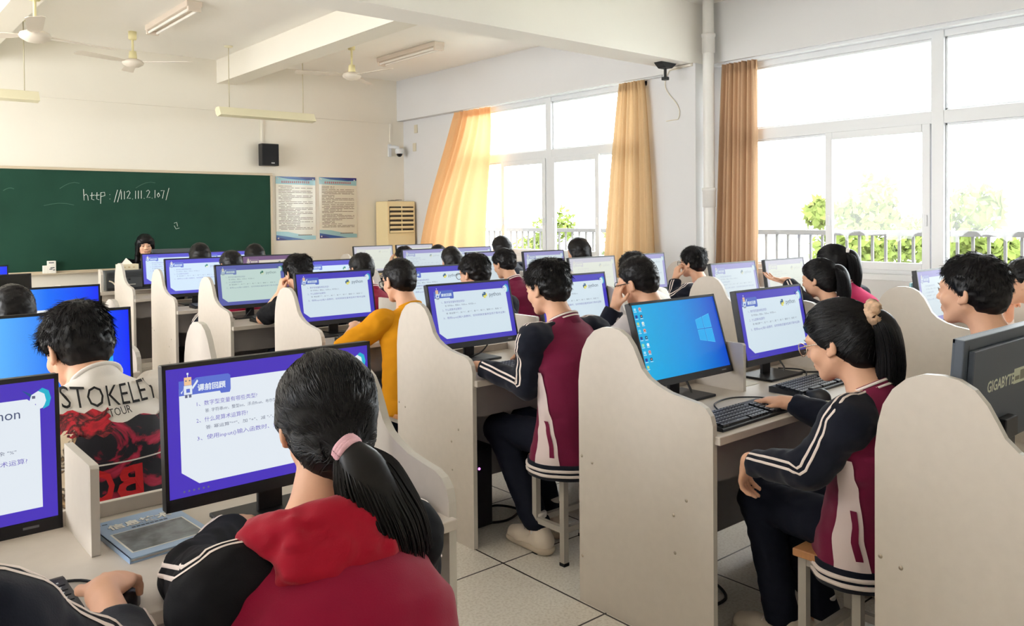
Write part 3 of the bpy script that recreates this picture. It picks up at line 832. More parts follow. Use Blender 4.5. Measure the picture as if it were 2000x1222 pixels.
def white_window_mesh():
    g = desktop_mesh('deep')
    m = emit('open_window', (236, 242, 246))
    g.raw([((-.5 + .0) * SW, -.0016, -.5 * SH), (.16 * SW, -.0016, -.5 * SH), (.16 * SW, -.0016, .14 * SH), (-.5 * SW, -.0016, .14 * SH)], [(0, 1, 2, 3)], m)
    return g
def off_mesh():
    g = MB(); m = mat('screen_off', (10, 10, 12), .25)
    g.raw([(-.5 * SW, 0, -.5 * SH), (.5 * SW, 0, -.5 * SH), (.5 * SW, 0, .5 * SH), (-.5 * SW, 0, .5 * SH)], [(0, 1, 2, 3)], m)
    return g
PW, PH = .537, .331                                   # panel with bezel
SCREENS, PROTO = {}, {}
def make_monitor(kind, tilt):
    """origin on the desk, below the screen centre, facing -Y"""
    root = bpy.data.objects.new('monitor', None); COL.objects.link(root)
    zc = .405 - PH / 2
    R_ = Matrix.Rotation(math.radians(-tilt), 3, 'X')
    def put(mb, name, bevel=0):
        mb.v = [tuple(R_ @ Vector((p[0], p[1], p[2])) + Vector((0, 0, zc))) for p in mb.v]
        return mb.build(name, root, bevel=bevel)
    h = MB()
    h.bb((-PW / 2, -.006, -PH / 2), (PW / 2, .020, PH / 2), M_blackp)
    h.bb((-PW / 2 + .03, .02, -PH / 2 + .03), (PW / 2 - .03, .036, PH / 2 - .03), M_blackp)
    put(h, 'housing', .003)
    b = MB(); s = .0085; lo = PH / 2 - .012 - SH
    zt = PH / 2
    b.bb((-PW / 2, -.009, zt - .010), (PW / 2, -.004, zt), M_blackp).bb((-PW / 2, -.009, -PH / 2), (PW / 2, -.004, -PH / 2 + .027), M_blackp)
    b.bb((-PW / 2, -.009, -PH / 2), (-PW / 2 + s, -.004, zt), M_blackp).bb((PW / 2 - s, -.009, -PH / 2), (PW / 2, -.004, zt), M_blackp)
    b.bb((PW / 2 - .075, -.0096, -PH / 2 + .012), (PW / 2 - .045, -.009, -PH / 2 + .017), mat('bezel_mark', (120, 122, 128), .5))
    put(b, 'bezel')
    if kind in SLIDE: sc = slide_mesh(kind)
    elif kind == 'desktop': sc = desktop_mesh('blue')
    elif kind == 'deep': sc = desktop_mesh('deep')
    elif kind == 'window': sc = white_window_mesh()
    else: sc = off_mesh()
    off = Vector((0, -.0068, zt - .010 - SH / 2 - .0005))
    sc.build('screen', root, loc=R_ @ off + Vector((0, 0, zc)), rot=R_.to_euler())
    MB().bb((-.032, .036, .008), (.032, .052, .2), M_blackp).box((0, .04, .22), (.09, .03, .09), M_blackp).build('stand_neck', root, bevel=.004)
    MB().bb((-.13, -.07, 0), (.13, .105, .011), M_black).build('stand_base', root, bevel=.003)
    return root
def monitor(kind, tilt, x, row, label, dy=0.0, rz=0.0, y=None):
    key = (kind, tilt)
    if key not in PROTO:
        PROTO[key] = make_monitor(kind, tilt); o = PROTO[key]
    else: o = copy_tree(PROTO[key])
    o.location = (x, (ROWS[row] - .02 + dy) if y is None else y, ZT)
    o.rotation_euler = (0, 0, rz)
    return tag(o, label, 'monitor', 'black computer monitors on the desks')
LM = 'black monitor with the purple-edged lesson slide, '
monitor('full', 3, .848, 'A', LM + 'in front of the girl with the low ponytail', -.13)
monitor('full', 3, .118, 'A', LM + 'cut off by the left edge of the picture', -.06)
monitor('deep', 4, .63, 'B', 'monitor with a light-to-deep blue screen behind the boy in the printed shirt', 0)
monitor('window', 4, .835, 'C', 'monitor with a white window open on a blue screen, far left', 0)
monitor('off', 4, .745, 'D', 'monitor with a black unlit screen at the left edge', 0)
monitor('deep', 4, .81, 'E', 'small blue-screened monitor at the very left edge before the blackboard', 0)
monitor('desktop', 17, 2.62, 'A', 'monitor with a plain blue desktop, icons and a four-pane window emblem', 0)
monitor('mid', 11, 3.285, 'A', LM + 'in front of the girl with the scrunchie', 0)
monitor('mid', 14, 2.55, 'B', LM + 'left of the boy in the burgundy jacket', 0)
monitor('mid', 11, 3.29, 'B', LM + 'left of the boy resting his cheek', 0)
monitor('mid', 11, 2.465, 'C', LM + 'left of the boy in the yellow tee', 0)
monitor('mid', 11, 3.225, 'C', LM + 'right of the boy in the yellow tee', 0)
monitor('green', 11, 2.455, 'D', LM + 'with a dull greenish cast', 0)
monitor('cool', 8, 3.15, 'D', LM + 'half hidden behind the round black head', 0)
monitor('cool', 8, 2.49, 'E', LM + 'bright bluish, third from the teacher', 0)
monitor('brown', 8, 3.165, 'E', LM + 'with a brownish purple cast', 0)
monitor('cool', 8, 2.675, 'F', LM + 'closest to the teacher on the left', 0)
monitor('cool', 8, 3.27, 'F', LM + 'showing between two dark heads below the blackboard', 0)
monitor('pale', 8, 5.06, 'A', LM + 'beside the boy seen in profile', 0)
monitor('pale', 11, 4.87, 'B', LM + 'pale, under the brown and orange curtain', 0)
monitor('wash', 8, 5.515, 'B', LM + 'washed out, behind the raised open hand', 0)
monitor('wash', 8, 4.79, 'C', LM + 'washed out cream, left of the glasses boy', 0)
monitor('pale', 8, 5.44, 'C', LM + 'pale, before the tan curtain by the pillar', 0)
monitor('pale', 8, 4.90, 'D', LM + 'pale, left of the striped-shoulder student', .2)
monitor('pale', 8, 5.35, 'D', LM + 'pale, in front of the far window mullion', -.1)
monitor('pale', 8, 4.87, 'E', LM + 'pale, under the foot of the blown curtain', 0)
monitor('pale', 8, 5.52, 'E', LM + 'just the pale top showing, below the blown curtain', 0)
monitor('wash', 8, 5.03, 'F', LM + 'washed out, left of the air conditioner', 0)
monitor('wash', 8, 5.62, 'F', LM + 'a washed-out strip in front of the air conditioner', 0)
# the monitor at the right edge turned with its back to the camera
gm = make_monitor('off', 4); tag(gm, 'monitor turned away, grey back with a maker name, at the right edge', 'monitor', 'black computer monitors on the desks')
M_back = mat('monitor_back_grey', (74, 82, 94), .5)
for c in gm.children:
    if c.name.startswith(('housing', 'bezel')):
        c.data.materials[0] = M_back
    if c.name.startswith('stand_neck'): c.scale = (1, 1, .62)
gm.location = (2.515, .87, ZT); gm.rotation_euler = (0, 0, math.pi)
t = MB()
R4 = Matrix.Rotation(math.radians(-4), 3, 'X')
M_badge = mat('maker_badge', (206, 212, 190), .4); M_badged = mat('maker_badge_dark', (120, 120, 100), .4)
def bk(x, z, y=.0362): return tuple(R4 @ Vector((x, y, z)) + Vector((0, 0, .405 - PH / 2)))
vs, fs = text_geo('GIGABYTE', .043, 'LEFT', .025)
w_ = max(v[0] for v in vs)
t.raw([bk(.135 - x, .012 + yy) for x, yy in vs], fs, M_badge)
for (a0, a1, b0, b1, m, yv) in ((-.062, -.15, .008, .052, M_badge, .0362), (-.07, -.105, .018, .03, M_badged, .0368), (-.11, -.145, .016, .044, M_badged, .0368)):
    t.raw([bk(a0, b0, yv), bk(a1, b0, yv), bk(a1, b1, yv), bk(a0, b1, yv)], [(0, 1, 2, 3)], m)
t.build('maker_name', gm)
sl = MB()
for a in (-.25, .235): sl.raw([bk(a, -.15, .0206), bk(a + .004, -.15, .0206), bk(a + .004, .15, .0206), bk(a, .15, .0206)], [(0, 1, 2, 3)], M_blackp)
sl.build('seam', gm)

# ------------------------------------------------------------------ keyboards, mice, towers, cables
kb = None
def make_keyboard():
    root = bpy.data.objects.new('keyboard', None); COL.objects.link(root)
    MB().prism([(-.075, 0), (.075, 0), (.075, .024), (.06, .026), (-.07, .013), (-.075, .01)], lambda a, b, d: (d, a, b), -.22, .22, M_blackp).build('case', root, bevel=.003)
    k = MB(); R_ = Matrix.Rotation(.1, 3, 'X')
    for r in range(6):
        n = 15 if r else 5
        for c in range(15):
            if r == 0 and 3 <= c <= 8:
                if c != 3: continue
                x, w_ = -.212 + 5.5 * .0192, .11
            else: x, w_ = -.212 + c * .0192 + .0096, .0165
            yy = -.062 + r * .0205
            k.box((x, yy, .019 + .0021 * r), (w_, .0165, .009), M_key, R_)
            k.box((x - .003, yy + .002, .0237 + .0021 * r), (.004, .004, .0006), M_keyleg, R_)
    k.build('keys', root)
    k = MB()
    for r in range(5):
        for c in range(6):
            x = .105 + c * .0192; yy = -.062 + r * .0205
            k.box((x, yy, .019 + .0021 * r), (.0165, .0165, .009), M_key, R_)
            k.box((x - .003, yy + .002, .0237 + .0021 * r), (.004, .004, .0006), M_keyleg, R_)
    k.build('number_pad', root)
    return root
KB = make_keyboard()
first = [True]
def keyboard(x, y, label, rz=0.0):
    o = KB if first[0] else copy_tree(KB)
    first[0] = False
    o.location = (x, y, ZT); o.rotation_euler = (0, 0, rz)
    tag(o, label, 'keyboard', 'black keyboards on the desks')
keyboard(2.525, 1.70, 'black keyboard on the desk below the plain blue screen', .02)
keyboard(3.20, 1.80, 'black keyboard in front of the girl with the scrunchie', .03)
keyboard(2.62, 2.98, 'black keyboard at the hands of the boy in the burgundy jacket', .0)
keyboard(2.55, 4.31, 'black keyboard beside the boy in the yellow tee', .0)
keyboard(2.56, 5.60, 'black keyboard under the greenish screen', .0)
keyboard(2.56, 6.86, 'black keyboard two desks before the teacher', .0)
keyboard(.14, 1.735, 'black keyboard at the bottom left beside the hand', .05)
keyboard(.92, 1.72, 'black keyboard in front of the girl with the low ponytail', .0)
def make_mouse():
    root = bpy.data.objects.new('mouse', None); COL.objects.link(root)
    V, Fc = [], []
    n, mrow = 16, 8
    for j in range(mrow + 1):
        a = j / mrow * math.pi / 2
        for i in range(n):
            w_ = 2 * math.pi * i / n
            V.append((.031 * math.cos(w_) * math.cos(a) ** .6, .056 * math.sin(w_) * math.cos(a) ** .6, .036 * math.sin(a) * (1 + .15 * -math.sin(w_))))
    for j in range(mrow):
        for i in range(n): Fc.append((j * n + i, j * n + (i + 1) % n, (j + 1) * n + (i + 1) % n, (j + 1) * n + i))
    MB().raw(V, Fc, M_key, True).build('shell', root)
    MB().bb((-.003, .02, .028), (.003, .04, .036), M_black).build('wheel', root)
    return root
MS = make_mouse()
MS.location = (3.02, 1.675, ZT); tag(MS, 'black mouse between the keyboards right of the blue screen', 'mouse', 'black mice')
m2 = copy_tree(MS); m2.location = (.425, 1.655, ZT); m2.rotation_euler = (0, 0, -.4); tag(m2, 'black mouse under the hand at the bottom left', 'mouse', 'black mice')
def cable(name, pts, r, label, m=None, n=40):
    P = [Vector(p) for p in pts]; out = []
    for i in range(len(P) - 1):
        p0, p1, p2, p3 = P[max(i - 1, 0)], P[i], P[i + 1], P[min(i + 2, len(P) - 1)]
        for k in range(8):
            t_ = k / 8
            out.append(.5 * ((2 * p1) + (p2 - p0) * t_ + (2 * p0 - 5 * p1 + 4 * p2 - p3) * t_ ** 2 + (3 * p1 - p0 - 3 * p2 + p3) * t_ ** 3))
    out.append(P[-1])
    o = MB().tube(out, r, m or M_cable, 7).build(name)
    return tag(o, label, 'cable')
zd = ZT + .004
cable('mouse_cable', [(.42, 1.755, zd), (.38, 1.83, zd), (.25, 1.86, zd), (.05, 1.855, zd), (-.1, 1.88, zd)], .003, 'thin black mouse cable lying across the desk at bottom left')
cable('monitor_cable', [(2.72, 2.10, .95), (2.74, 2.12, .84), (2.70, 2.05, .775), (2.58, 1.99, zd)], .005, 'thick black cable looping down behind the blue-screened monitor')
cable('keyboard_cable', [(2.53, 1.79, zd), (2.62, 1.88, zd), (2.75, 1.90, zd), (2.84, 1.84, zd), (2.86, 1.77, zd)], .003, 'thin black cable curling behind the nearest keyboard')
cable('keyboard_cable', [(3.22, 1.885, zd), (3.38, 1.93, zd), (3.5, 2.02, zd), (3.46, 2.12, zd)], .003, 'black cables tangled beside the monitor base of the scrunchie girl')
cable('monitor_cable', [(3.42, 2.11, .9), (3.45, 2.13, .84), (3.41, 2.06, .79), (3.36, 2.02, zd), (3.46, 1.98, zd), (3.55, 1.90, zd)], .004, 'black cable knotted under the second slide monitor')
cable('monitor_cable', [(2.68, 3.36, .95), (2.72, 3.38, .86), (2.60, 3.33, .79), (2.44, 3.36, zd)], .004, 'black cable drooping under the monitor beside the burgundy jacket')
cable('monitor_cable', [(2.62, 4.66, .93), (2.66, 4.68, .85), (2.52, 4.6, .78), (2.34, 4.64, .80)], .004, 'black cable drooping under the monitor beside the yellow tee')
cable('monitor_cable', [(2.56, 5.95, .93), (2.5, 5.97, .85), (2.38, 5.86, .78), (2.3, 5.84, zd)], .004, 'black cable beside the stand of the greenish monitor')
cable('monitor_cable', [(2.62, 7.22, .9), (2.6, 7.22, .82), (2.42, 7.06, zd), (2.3, 7.1, zd)], .004, 'black cable under the bright bluish monitor')
cable('floor_cable', [(2.42, 2.05, .008), (2.6, 2.12, .008), (2.74, 2.02, .008), (2.66, 1.86, .008), (2.48, 1.88, .008), (2.40, 1.98, .02), (2.56, 2.05, .02), (2.76, 1.98, .012)], .006, 'black power cable looped on the floor left of the scrunchie girl')
cable('floor_cable', [(2.52, 2.12, .6), (2.60, 2.10, .3), (2.5, 2.05, .02), (2.38, 2.0, .008)], .003, 'thin cable hanging from the desk to the floor near the scrunchie girl')
cable('floor_cable', [(2.48, 3.2, .008), (2.62, 3.24, .012), (2.68, 3.12, .008), (2.54, 3.05, .008), (2.44, 3.12, .012), (2.6, 3.3, .008)], .006, 'black power cable on the floor under the desk by the sneakers')
tw0 = None
def tower(x, y, label, led):
    root = empty('computer_tower', (x, y, 0), label, 'computer', 'black computer towers under the desks')
    MB().bb((-.085, -.19, .012), (.085, .19, .40), M_black).build('case', root, bevel=.004)
    MB().bb((-.08, -.196, .02), (.08, -.188, .39), M_blackp).build('front_panel', root, bevel=.004)
    MB().lathe([(0, -.2), (.006, -.199), (.006, -.195)], (0, 0, .30), led, 10, 'Y').build('power_light', root)
    f = MB()
    for a in (-.06, .06):
        for b_ in (-.15, .15): f.bb((a - .012, b_ - .012, 0), (a + .012, b_ + .012, .012), M_rubber)
    f.build('foot', root)
led_p = emit('led_pink', (255, 130, 255), 3)
tower(2.37, 3.24, 'black computer tower on the floor behind the burgundy boy\'s legs', led_p)
tower(2.37, 7.05, 'black computer tower with a pink light under the fifth-row desk', led_p)
tower(2.30, 5.8, 'black computer tower under the desk with the greenish monitor', led_p)

# ------------------------------------------------------------------ stools
ST0 = None
def make_stool():
    root = bpy.data.objects.new('stool', None); COL.objects.link(root)
    MB().bb((-.17, -.115, .42), (.17, .115, .445), M_seatwood).build('seat', root, bevel=.004)
    for sx in (-1, 1):
        for sy in (-1, 1):
            MB().bb((sx * .145 - .0135, sy * .088 - .0135, .012), (sx * .145 + .0135, sy * .088 + .0135, .42), M_steel).bb((sx * .145 - .015, sy * .088 - .015, 0), (sx * .145 + .015, sy * .088 + .015, .014), M_rubber).build('leg', root)
    for nm, z0, z1 in (('seat_rail', .395, .42), ('foot_rail', .14, .165)):
        r = MB()
        for sy in (-1, 1): r.bb((-.145, sy * .088 - .011, z0), (.145, sy * .088 + .011, z1), M_steel)
        for sx in (-1, 1): r.bb((sx * .145 - .011, -.088, z0), (sx * .145 + .011, .088, z1), M_steel)
        r.build(nm, root)
    return root
STOOL = make_stool(); st_first = [True]
def stool(x, y, who):
    o = STOOL if st_first[0] else copy_tree(STOOL)
    st_first[0] = False
    o.location = (x, y, 0)
    tag(o, 'grey steel stool with a wooden seat under ' + who, 'stool', 'steel stools')

# ------------------------------------------------------------------ book, papers, divider bits
bk_ = empty('textbook', (.565, 1.955, ZT), 'pale blue textbook lying on the desk beside the divider', 'book')
BW, BD, rz = .185, .26, .0
bpts = [(.505, 2.108), (.678, 2.125), (.671, 1.925), (.456, 1.845)]
# book: 185 x 260 mm, turned clockwise, spine to the left
bk_.location = (.578, 1.985, ZT); bk_.rotation_euler = (0, 0, math.radians(4))
M_cover = mat('book_cover_blue', (158, 186, 218), .3, var=.06, vscale=8); M_pages = mat('page_block', (232, 228, 220), .8)
MB().bb((-.0975, -.1325, .0), (.0975, .1325, .003), M_cover).bb((-.0975, -.1325, .009), (.0975, .1325, .012), M_cover).bb((-.0975, -.1325, 0), (-.0945, .1325, .012), M_cover).build('cover', bk_)
MB().bb((-.0945, -.129, .003), (.0945, .129, .009), M_pages).build('pages', bk_)
p_ = MB()
pw = mat('book_photo', (112, 122, 130), .3, var=.6, vscale=26); pf = mat('book_white', (240, 240, 236), .4); pn = mat('book_ink', (70, 84, 110), .5)
def br_(x0, y0, x1, y1, z, m): p_.raw([(x0, y0, z), (x1, y0, z), (x1, y1, z), (x0, y1, z)], [(0, 1, 2, 3)], m)
br_(-.083, -.105, .083, .035, .0124, pf); br_(-.079, -.101, .079, .031, .0128, pw)
put_text(p_, '信息技术', .036, (-.072, .066, .0126), (1, 0, 0), (0, 1, 0), pf, 'LEFT', .035)
put_text(p_, '信息技术', .036, (-.0735, .0645, .0123), (1, 0, 0), (0, 1, 0), pn, 'LEFT', .035)
for k in range(8): br_(-.03 + k * .0105, .044, -.021 + k * .0105, .052, .0124, pn)
br_(-.085, .108, -.079, .114, .0124, mat('book_red', (190, 60, 60), .5)); br_(-.076, .108, -.064, .114, .0124, pn)
p_.build('cover_print', bk_)
tag(MB().bb((2.98, 1.99, ZT), (3.10, 2.14, ZT + .002), M_paper).build('paper_sheet'), 'white sheet of paper beside the divider right of the blue screen', 'paper')
tag(MB().box((5.02, 2.16, .93), (.10, .012, .3), mat('folder_teal', (150, 204, 214), .5)).build('folder'), 'pale teal folder standing behind the monitor beside the profile boy', 'folder')
tag(MB().box((2.86, 7.20, .80), (.10, .05, .07), mat('crumpled_plastic', (170, 172, 178), .3, bump=.6, bscale=30)).build('paper_bundle', bevel=.01), 'crumpled grey plastic bundle under the bright bluish monitor', 'bundle')

# ------------------------------------------------------------------ teacher's desk
td = empty('teacher_desk', (2.75, 9.2, 0), 'pale teacher desk below the blackboard', 'desk')
MB().bb((-.62, -.25, .74), (.62, .25, .775), M_lam).build('worktop', td, bevel=.003)
MB().bb((-.6, -.2, 0), (.6, -.18, .74), M_lam).bb((-.6, -.2, 0), (-.58, .2, .74), M_lam).bb((.58, -.2, 0), (.6, .2, .74), M_lam).build('carcass', td)
MB().prism([(-.24, .775), (-.24, .95), (-.225, .985), (-.19, 1.0), (-.14, 1.0), (-.14, .775)], lambda a, b, d: (-.585 + d, a, b), -.012, .012, M_lam, M_edge).build('side_screen', td, bevel=.003)
cn = empty('teaching_console', (2.68, 9.12, .775), 'dark grey console with vents on the front edge of the teacher desk', 'console')
M_cons = mat('console_grey', (84, 88, 92), .5); M_consd = mat('console_slot', (46, 48, 52), .6)
MB().bb((-.46, -.1, 0), (.0, .1, .205), M_cons).bb((.005, -.1, 0), (.46, .1, .205), M_cons).build('case', cn, bevel=.004)
v = MB()
for k in range(5): v.bb((-.44, -.104, .135 + k * .013), (.44, -.099, .140 + k * .013), M_consd)
for x_ in (-.24, .2): v.lathe([(0, -.106), (.012, -.104), (.012, -.099)], (x_, 0, .115), M_black, 12, 'Y')
v.bb((-.45, -.104, .0), (.45, -.099, .03), M_consd)
v.build('vent', cn)
MB().bb((-.3, -.105, .08), (-.27, -.1, .10), M_paper).bb((-.28, -.105, .055), (-.18, -.1, .062), M_paper).build('sticker', cn)
cable('console_cable', [(2.24, 9.0, .88), (2.28, 8.97, .85), (2.34, 8.96, .72), (2.35, 8.97, .45), (2.36, 8.99, .2)], .007, 'thick cream cable hanging from the teaching console', M_cablew)
tb = empty('tissue_box', (2.45, 9.13, .98), 'cream tissue box with a tissue sticking up on the console', 'tissue box')
MB().bb((-.1, -.055, 0), (.1, .055, .06), mat('tissue_carton', (238, 226, 196), .6)).build('carton', tb, bevel=.003)
MB().raw([(-.06, 0, .06), (.05, -.02, .06), (.055, .02, .06), (-.01, .0, .125), (.03, .01, .09)], [(0, 1, 3), (1, 2, 4), (1, 4, 3), (2, 0, 3), (2, 3, 4)], M_paper).build('tissue', tb)
tp = MB()
for k in range(3): tp.bb((-.05 + k * .045, -.0565, .022), (-.03 + k * .045, -.0548, .036), mat('carton_flower', (220, 196, 150), .6))
tp.build('printed_mark', tb)
tm = make_monitor('off', 4); tm.location = (3.03, 9.36, .775); tm.rotation_euler = (0, 0, math.pi)
tag(tm, 'dark grey back of the teacher\'s monitor', 'monitor', 'black computer monitors on the desks')
for c in tm.children:
    if c.name.startswith(('housing', 'bezel')): c.data.materials[0] = M_cons
# ------------------------------------------------------------------ people: smooth-blended bodies meshed on a grid
def A3(*p): return np.array(p, dtype=np.float64)
def unit(v):
    v = np.asarray(v, float); return v / (np.linalg.norm(v) + 1e-9)
def rotm(yaw, pitch, roll):
    """head frame: x right, y face direction, z up; yaw to the left, pitch down positive, roll to the right"""
    y, p, r = (math.radians(a) for a in (yaw, pitch, roll))
    return np.array((Matrix.Rotation(y, 3, 'Z') @ Matrix.Rotation(-p, 3, 'X') @ Matrix.Rotation(r, 3, 'Y')))
def cap(a, b, ra, rb, k=.02, sx=None, sub=False):
    return dict(t='c', a=A3(*a), b=A3(*b), ra=ra, rb=rb, k=k, s=None if sx is None else A3(*sx), sub=sub)
def ell(c, r, R=None, k=.02, sub=False):
    return dict(t='e', c=A3(*c), r=A3(*r), R=R, k=k, sub=sub)
def pd(p, P):
    if p['t'] == 'c':
        a, b = p['a'], p['b']
        if p['s'] is not None:
            s = p['s']; P = a + (P - a) / s; b = a + (b - a) / s
        d = b - a; L = d @ d + 1e-12
        t = np.clip(((P - a) @ d) / L, 0, 1)
        return np.linalg.norm(P - (a + t[..., None] * d), axis=-1) - (p['ra'] + (p['rb'] - p['ra']) * t)
    q = P - p['c']
    if p['R'] is not None: q = q @ p['R']
    k0 = np.linalg.norm(q / p['r'], axis=-1); k1 = np.linalg.norm(q / p['r'] ** 2, axis=-1)
    return k0 * (k0 - 1.0) / (k1 + 1e-9)
def pbox(p):
    if p['t'] == 'c':
        r = max(p['ra'], p['rb']); s = A3(1, 1, 1) if p['s'] is None else np.maximum(p['s'], 1)
        return np.minimum(p['a'], p['b']) - r * s, np.maximum(p['a'], p['b']) + r * s
    r = A3(*([p['r'].max()] * 3)) if p['R'] is not None else p['r']
    return p['c'] - r, p['c'] + r
def vnoise(P, freq, seed=0):
    rng = np.random.default_rng(seed); G = rng.uniform(-1, 1, (32, 32, 32))
    q = P * freq; i = np.floor(q).astype(int); f = q - i; f = f * f * (3 - 2 * f)
    out = 0
    for dx in (0, 1):
        for dy in (0, 1):
            for dz in (0, 1):
                w = (f[..., 0] if dx else 1 - f[..., 0]) * (f[..., 1] if dy else 1 - f[..., 1]) * (f[..., 2] if dz else 1 - f[..., 2])
                out = out + w * G[(i[..., 0] + dx) % 32, (i[..., 1] + dy) % 32, (i[..., 2] + dz) % 32]
    return out
class Field:
    def __init__(self, prims, vox, cuts=(), wr=None):
        lo = np.min([pbox(p)[0] for p in prims if not p['sub']], axis=0) - vox * 3
        hi = np.max([pbox(p)[1] for p in prims if not p['sub']], axis=0) + vox * 3
        n = np.ceil((hi - lo) / vox).astype(int) + 1
        self.lo, self.vox, self.n = lo, vox, n
        f = np.full(tuple(n), .3)
        ax = [lo[i] + vox * np.arange(n[i]) for i in range(3)]
        for p in prims:
            a, b = pbox(p); m = p['k'] + vox * 3 + .012
            i0 = np.clip(np.floor((a - m - lo) / vox).astype(int), 0, n); i1 = np.clip(np.ceil((b + m - lo) / vox).astype(int) + 1, 0, n)
            if (i1 <= i0).any(): continue
            sl = tuple(slice(i0[i], i1[i]) for i in range(3))
            P = np.stack(np.meshgrid(*(ax[i][sl[i]] for i in range(3)), indexing='ij'), -1)
            d = pd(p, P); o = f[sl]; k = p['k']
            if p['sub']:
                d = -d; h = np.clip(.5 - .5 * (d - o) / k, 0, 1)
                f[sl] = o * h + d * (1 - h) + k * h * (1 - h)
                f[sl] = np.where(d < o - k, o, f[sl])
            else:
                h = np.clip(.5 + .5 * (o - d) / k, 0, 1)
                f[sl] = o * (1 - h) + d * h - k * h * (1 - h)
        P = np.stack(np.meshgrid(*ax, indexing='ij'), -1)
        for c in cuts: f = np.maximum(f, c(P))
        if wr:
            for amp, fr, seed in wr: f = f + amp * vnoise(P * A3(1, 1, 1.5), fr, seed) * (np.abs(f) < .05)
        self.f = f
    def at(self, P):
        q = (np.asarray(P) - self.lo) / self.vox
        q = np.clip(q, 0, self.n - 1.001); i = q.astype(int); t = q - i; out = 0
        for dx in (0, 1):
            for dy in (0, 1):
                for dz in (0, 1):
                    w = (t[..., 0] if dx else 1 - t[..., 0]) * (t[..., 1] if dy else 1 - t[..., 1]) * (t[..., 2] if dz else 1 - t[..., 2])
                    out = out + w * self.f[i[..., 0] + dx, i[..., 1] + dy, i[..., 2] + dz]
        return out
    def mesh(self):
        f = self.f; ins = f < 0; n = self.n
        c = [ins[dx:n[0] - 1 + dx, dy:n[1] - 1 + dy, dz:n[2] - 1 + dz] for dx in (0, 1) for dy in (0, 1) for dz in (0, 1)]
        s = sum(x.astype(np.int8) for x in c)
        m = (s > 0) & (s < 8)
        idx = np.full(m.shape, -1, dtype=np.int64); cells = np.argwhere(m); idx[m] = np.arange(len(cells))
        O = np.array([(dx, dy, dz) for dx in (0, 1) for dy in (0, 1) for dz in (0, 1)])
        val = np.stack([f[cells[:, 0] + o[0], cells[:, 1] + o[1], cells[:, 2] + o[2]] for o in O], 1)
        acc = np.zeros((len(cells), 3)); cnt = np.zeros(len(cells))
        for a in range(8):
            for b in range(a + 1, 8):
                if np.abs(O[a] - O[b]).sum() != 1: continue
                va, vb = val[:, a], val[:, b]; k = (va < 0) != (vb < 0)
                t = np.where(k, va / np.where(k, va - vb, 1), 0)
                acc += np.where(k[:, None], O[a] + t[:, None] * (O[b] - O[a]), 0); cnt += k
        V = (cells + acc / cnt[:, None]) * self.vox + self.lo
        F = []
        for ax_ in range(3):
            u, v = (ax_ + 1) % 3, (ax_ + 2) % 3
            s0 = [slice(None)] * 3; s1 = [slice(None)] * 3; s0[ax_] = slice(0, -1); s1[ax_] = slice(1, None)
            A_, B_ = ins[tuple(s0)], ins[tuple(s1)]
            e = np.argwhere(A_ != B_)
            e = e[(e[:, u] > 0) & (e[:, v] > 0) & (e[:, u] < n[u] - 1) & (e[:, v] < n[v] - 1)]
            def cell(du, dv):
                q = e.copy(); q[:, u] += du; q[:, v] += dv; return idx[q[:, 0], q[:, 1], q[:, 2]]
            Q = np.stack([cell(-1, -1), cell(0, -1), cell(0, 0), cell(-1, 0)], 1)
            fl = A_[e[:, 0], e[:, 1], e[:, 2]]
            Q[~fl] = Q[~fl][:, ::-1]
            F.append(Q)
        return V, np.concatenate(F)
    def grad(self, P, h=None):
        h = h or self.vox
        g = np.stack([self.at(P + h * e) - self.at(P - h * e) for e in np.eye(3)], -1)
        return g / (np.linalg.norm(g, axis=-1, keepdims=True) + 1e-9)
    def project(self, P, eps, n=6):
        P = np.array(P, float)
        for _ in range(n): P = P - self.grad(P) * (self.at(P) - eps)[..., None]
        return P
    def march(self, P, D, eps, n=40):
        """walk from outside along D until the surface"""
        P = np.array(P, float); D = np.broadcast_to(D, P.shape)
        for _ in range(n): P = P + D * np.clip(self.at(P) - eps, -.02, .03)[..., None] * .8
        return P
def np_obj(name, V, F, m, parent, org, smooth=True, mats=None, mi=None):
    me = bpy.data.meshes.new(name)
    F = np.asarray(F); nf, k = F.shape
    me.vertices.add(len(V)); me.vertices.foreach_set('co', (np.asarray(V) - org).astype(np.float32).ravel())
    me.loops.add(nf * k); me.loops.foreach_set('vertex_index', F.astype(np.int32).ravel())
    me.polygons.add(nf); me.polygons.foreach_set('loop_start', np.arange(0, nf * k, k, dtype=np.int32))
    try: me.polygons.foreach_set('loop_total', np.full(nf, k, dtype=np.int32))
    except Exception: pass
    me.update(calc_edges=True); me.validate()
    for q in (mats or [m]): me.materials.append(q)
    if mi is not None: me.polygons.foreach_set('material_index', np.asarray(mi, dtype=np.int32))
    if smooth: me.polygons.foreach_set('use_smooth', np.ones(len(me.polygons), dtype=bool))
    o = bpy.data.objects.new(name, me); COL.objects.link(o)
    if parent is not None: o.parent = parent
    return o
def grid_faces(nu, nv, closed=False):
    F = []
    for j in range(nv - 1):
        for i in range(nu if closed else nu - 1):
            F.append((j * nu + i, j * nu + (i + 1) % nu, (j + 1) * nu + (i + 1) % nu, (j + 1) * nu + i))
    return F
